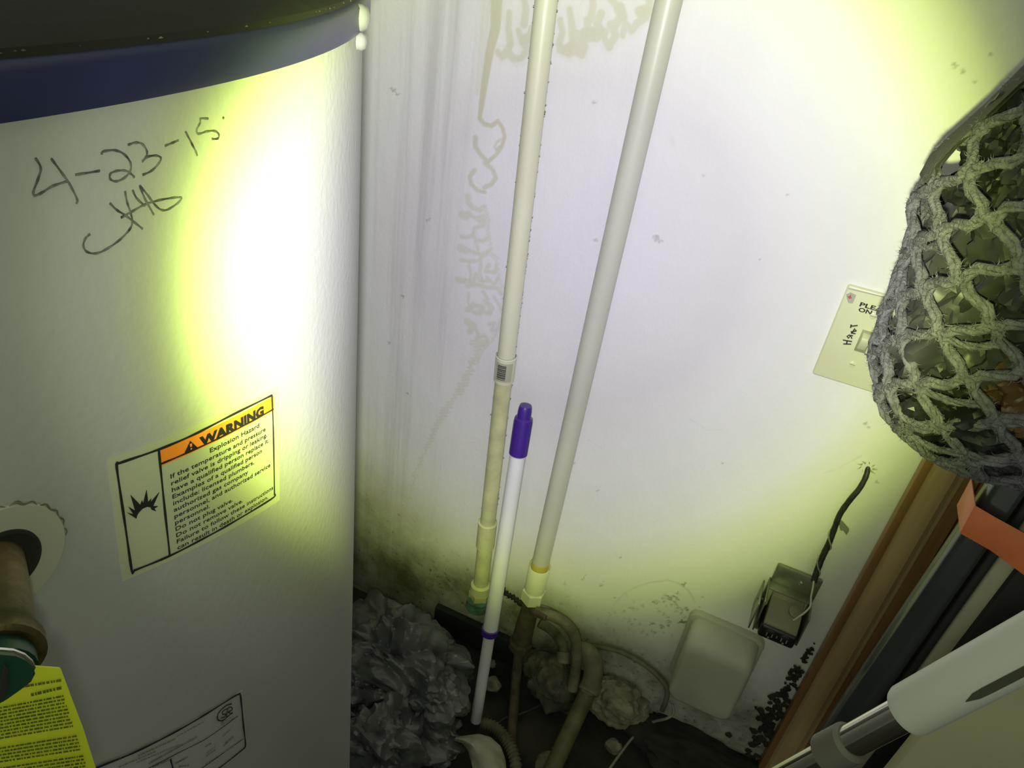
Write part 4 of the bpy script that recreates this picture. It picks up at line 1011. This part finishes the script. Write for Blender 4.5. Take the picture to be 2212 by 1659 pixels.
for i, (x, y, s_, lb) in enumerate([(884, 1428, .010, 'upright pale plaster chip against the largest grey bag'), (905, 1414, .007, 'tiny pale chip left of the white pole'), (1062, 1434, .008, 'pale chip just right of the white pole'), (1063, 1478, .015, 'oblong pale stone right of the white pole'), (1000, 1525, .014, 'pale stone left of the pole tip'),
                               (1325, 1612, .014, 'pale stone under the thin wire at bottom'), (1445, 1558, .012, 'pale chip below the grey cable end'), (965, 1622, .017, 'grey torn scrap left of the pale shell'), (1362, 1545, .013, 'pale chunk beside crumbled plaster lump')]):
    lump('plaster_chip', on_floor(x, y, s_ * .7), (s_, s_ * .8, s_ * .8), 20 + i, M['stone'], lb, 'rubble', GP, sub=3)

# pale broken shell (curved piece) and ribbed hose
def shell():
    c = atz(1050, 1650, .012); mb = MB(); vs = []; fs = []; nu, nv = 26, 12
    A_ = [(985, 1592), (1010, 1588), (1035, 1585), (1060, 1592), (1082, 1612), (1092, 1640), (1096, 1690)]
    Bq = [(980, 1600), (1000, 1606), (1010, 1620), (1016, 1640), (1022, 1662), (1030, 1680), (1040, 1700)]
    def s_(P_, t): return np.array([np.interp(t, np.linspace(0, 1, 7), [p[i] for p in P_]) for i in (0, 1)])
    for o_ in (0, .003):
        for i in range(nu + 1):
            for j in range(nv + 1):
                t = i / nu; w = j / nv; q = s_(A_, t) * (1 - w) + s_(Bq, t) * w
                vs.append(atz(q[0], q[1], .035 + .030 * math.sin(w * math.pi * .8 + .3) - o_ + .003 * noise.noise(Vector((i * .3, j * .4, 1)))))
    k = (nu + 1) * (nv + 1); m_ = nv + 1
    for o_ in (0, k):
        for i in range(nu):
            for j in range(nv): b_ = o_ + i * m_ + j; fs.append((b_, b_ + 1, b_ + m_ + 1, b_ + m_))
    for i in range(nu):
        fs += [(i * m_, (i + 1) * m_, k + (i + 1) * m_, k + i * m_), (i * m_ + nv, k + i * m_ + nv, k + (i + 1) * m_ + nv, (i + 1) * m_ + nv)]
    for j in range(nv): fs += [(j, k + j, k + j + 1, j + 1), (nu * m_ + j, nu * m_ + j + 1, k + nu * m_ + j + 1, k + nu * m_ + j)]
    return mb.add(vs, fs).build('broken_shell', M['foam'])
tag(shell(), 'pale curved broken shell lying at the bottom edge left of the brown tube', 'debris')
hp = spline([atz(x, y, z) for x, y, z in [(1040, 1560, .030), (1070, 1572, .030), (1095, 1600, .028), (1112, 1640, .024), (1118, 1700, .02)]], 16)
tag(MB().tube(hp, [.0085 + .0016 * math.sin(i * 2.1) for i in range(len(hp))], 14).build('ribbed_hose', M['hose']), 'ribbed grey hose curling round the pale broken shell', 'hose')

# hoses and cables by the wall
hs = spline([at(x, y, k) for x, y, k in [(1158, 1322, -.052), (1185, 1328, -.05), (1215, 1342, -.05), (1236, 1365, -.05), (1245, 1395, -.05), (1244, 1440, -.055), (1236, 1490, -.07)]], 8)
tag(MB().tube(hs, .0085, 14).build('flexible_hose', M['hose']), 'dusty grey hose arching from the dark valve down to the floor', 'hose')
hs = spline([at(1165, 1345, -.046), at(1195, 1365, -.044), at(1215, 1395, -.05), at(1216, 1425, -.062)], 8)
tb = thing('brass_tap', hs[-1], 'small dusty tap hanging below the arching grey hose', 'tap')
MB().tube(hs, [.0075] * len(hs), 12).build('tap_body', M['clay'], tb)
MB().lathe(hs[-1], nz(hs[-1] - hs[-4]), [(-.012, .0085), (-.010, .0105), (.004, .0105), (.005, .0085), (.001, .0075), (-.006, .0065)], 20).build('tap_mouth', M['hose'], tb)
e0_, e1_ = at(1283, 1440, -.045), atz(1180, 1690, .016)
m1 = at(1272, 1490, -.06)
op = thing('olive_pipe', e1_, 'thick olive brown pipe with elbow slanting down across the floor', 'pipe')
MB().tube(spline([at(1248, 1405, -.022), at(1270, 1412, -.034), at(1281, 1432, -.044), at(1281, 1460, -.05), m1], 5), .0155, 20).build('elbow', M['hose'], op)
MB().tube([m1, e1_], .0132, 22).build('pipe_length', M['olive'], op)
MB().lathe(m1 + nz(e1_ - m1) * .002, nz(e1_ - m1), [(-.012, .015), (-.011, .0172), (.002, .0172), (.003, .014)], 22).build('elbow_collar', M['hose'], op)
MB().lathe(atz(1185, 1655, .022), (.1, -.5, 1), [(-.010, .012), (-.010, .020), (.004, .021), (.006, .019), (.006, .014)], 24).build('pipe_ring', M['clay'], op)
cb1 = spline([at(x, y, k) for x, y, k in [(1150, 1306, -.02), (1190, 1318, -.012), (1225, 1338, -.010), (1245, 1362, -.009), (1258, 1390, -.009), (1300, 1398, -.009), (1345, 1410, -.009), (1395, 1438, -.009), (1428, 1468, -.010), (1441, 1490, -.012), (1438, 1515, -.016), (1430, 1535, -.020)]], 7)
tag(MB().tube(cb1, .0040, 12).build('wall_cable', M['hose']), 'grey cable drooping along the wall from pipes to cover box', 'cable')
cb2 = spline([at(1262, 1392, -.006), at(1286, 1410, -.006), at(1297, 1440, -.006), at(1306, 1470, -.008), at(1310, 1490, -.01)], 7)
tag(MB().tube(cb2, .0026, 10).build('wall_cable', M['cable']), 'thin dark wire branching down beside the olive pipe elbow', 'cable')
cb3 = spline([at(1452, 1520, -.012), at(1455, 1540, -.02), at(1440, 1552, -.03), atz(1405, 1562, .03), atz(1370, 1590, .02), atz(1340, 1628, .015), atz(1316, 1662, .012), atz(1290, 1700, .01)], 7)
tag(MB().tube(cb3, .0022, 10).build('bell_wire', M['greywire']), 'thin pale wire running from cover box across the dark floor', 'wire')
cb4 = spline([at(1086, 1272, -.008), at(1096, 1284, -.012), at(1108, 1290, -.012), at(1120, 1300, -.016), at(1136, 1312, -.03)], 6)
tag(MB().tube(cb4, [.004 + .0015 * math.sin(i * 1.7) for i in range(len(cb4))], 10).build('wire_bundle', M['cable']), 'short black tangled wire between the two plastic pipes', 'wire')
cb5 = spline([atz(x, y, .01) for x, y in [(1175, 1520), (1130, 1540), (1085, 1555), (1060, 1590)]], 6)
tag(MB().tube(cb5, .0028, 10).build('floor_wire', M['cable']), 'thin dark wire crossing the floor near the pole tip', 'wire')
cb6 = spline([at(1086, 1300, -.004), at(1100, 1312, -.006), at(1118, 1302, -.006), at(1108, 1318, -.008), at(1092, 1312, -.006)], 6)
tag(MB().tube(cb6, .0014, 8).build('wire_loop', M['greywire']), 'small loop of pale wire between the pipe ends', 'wire')
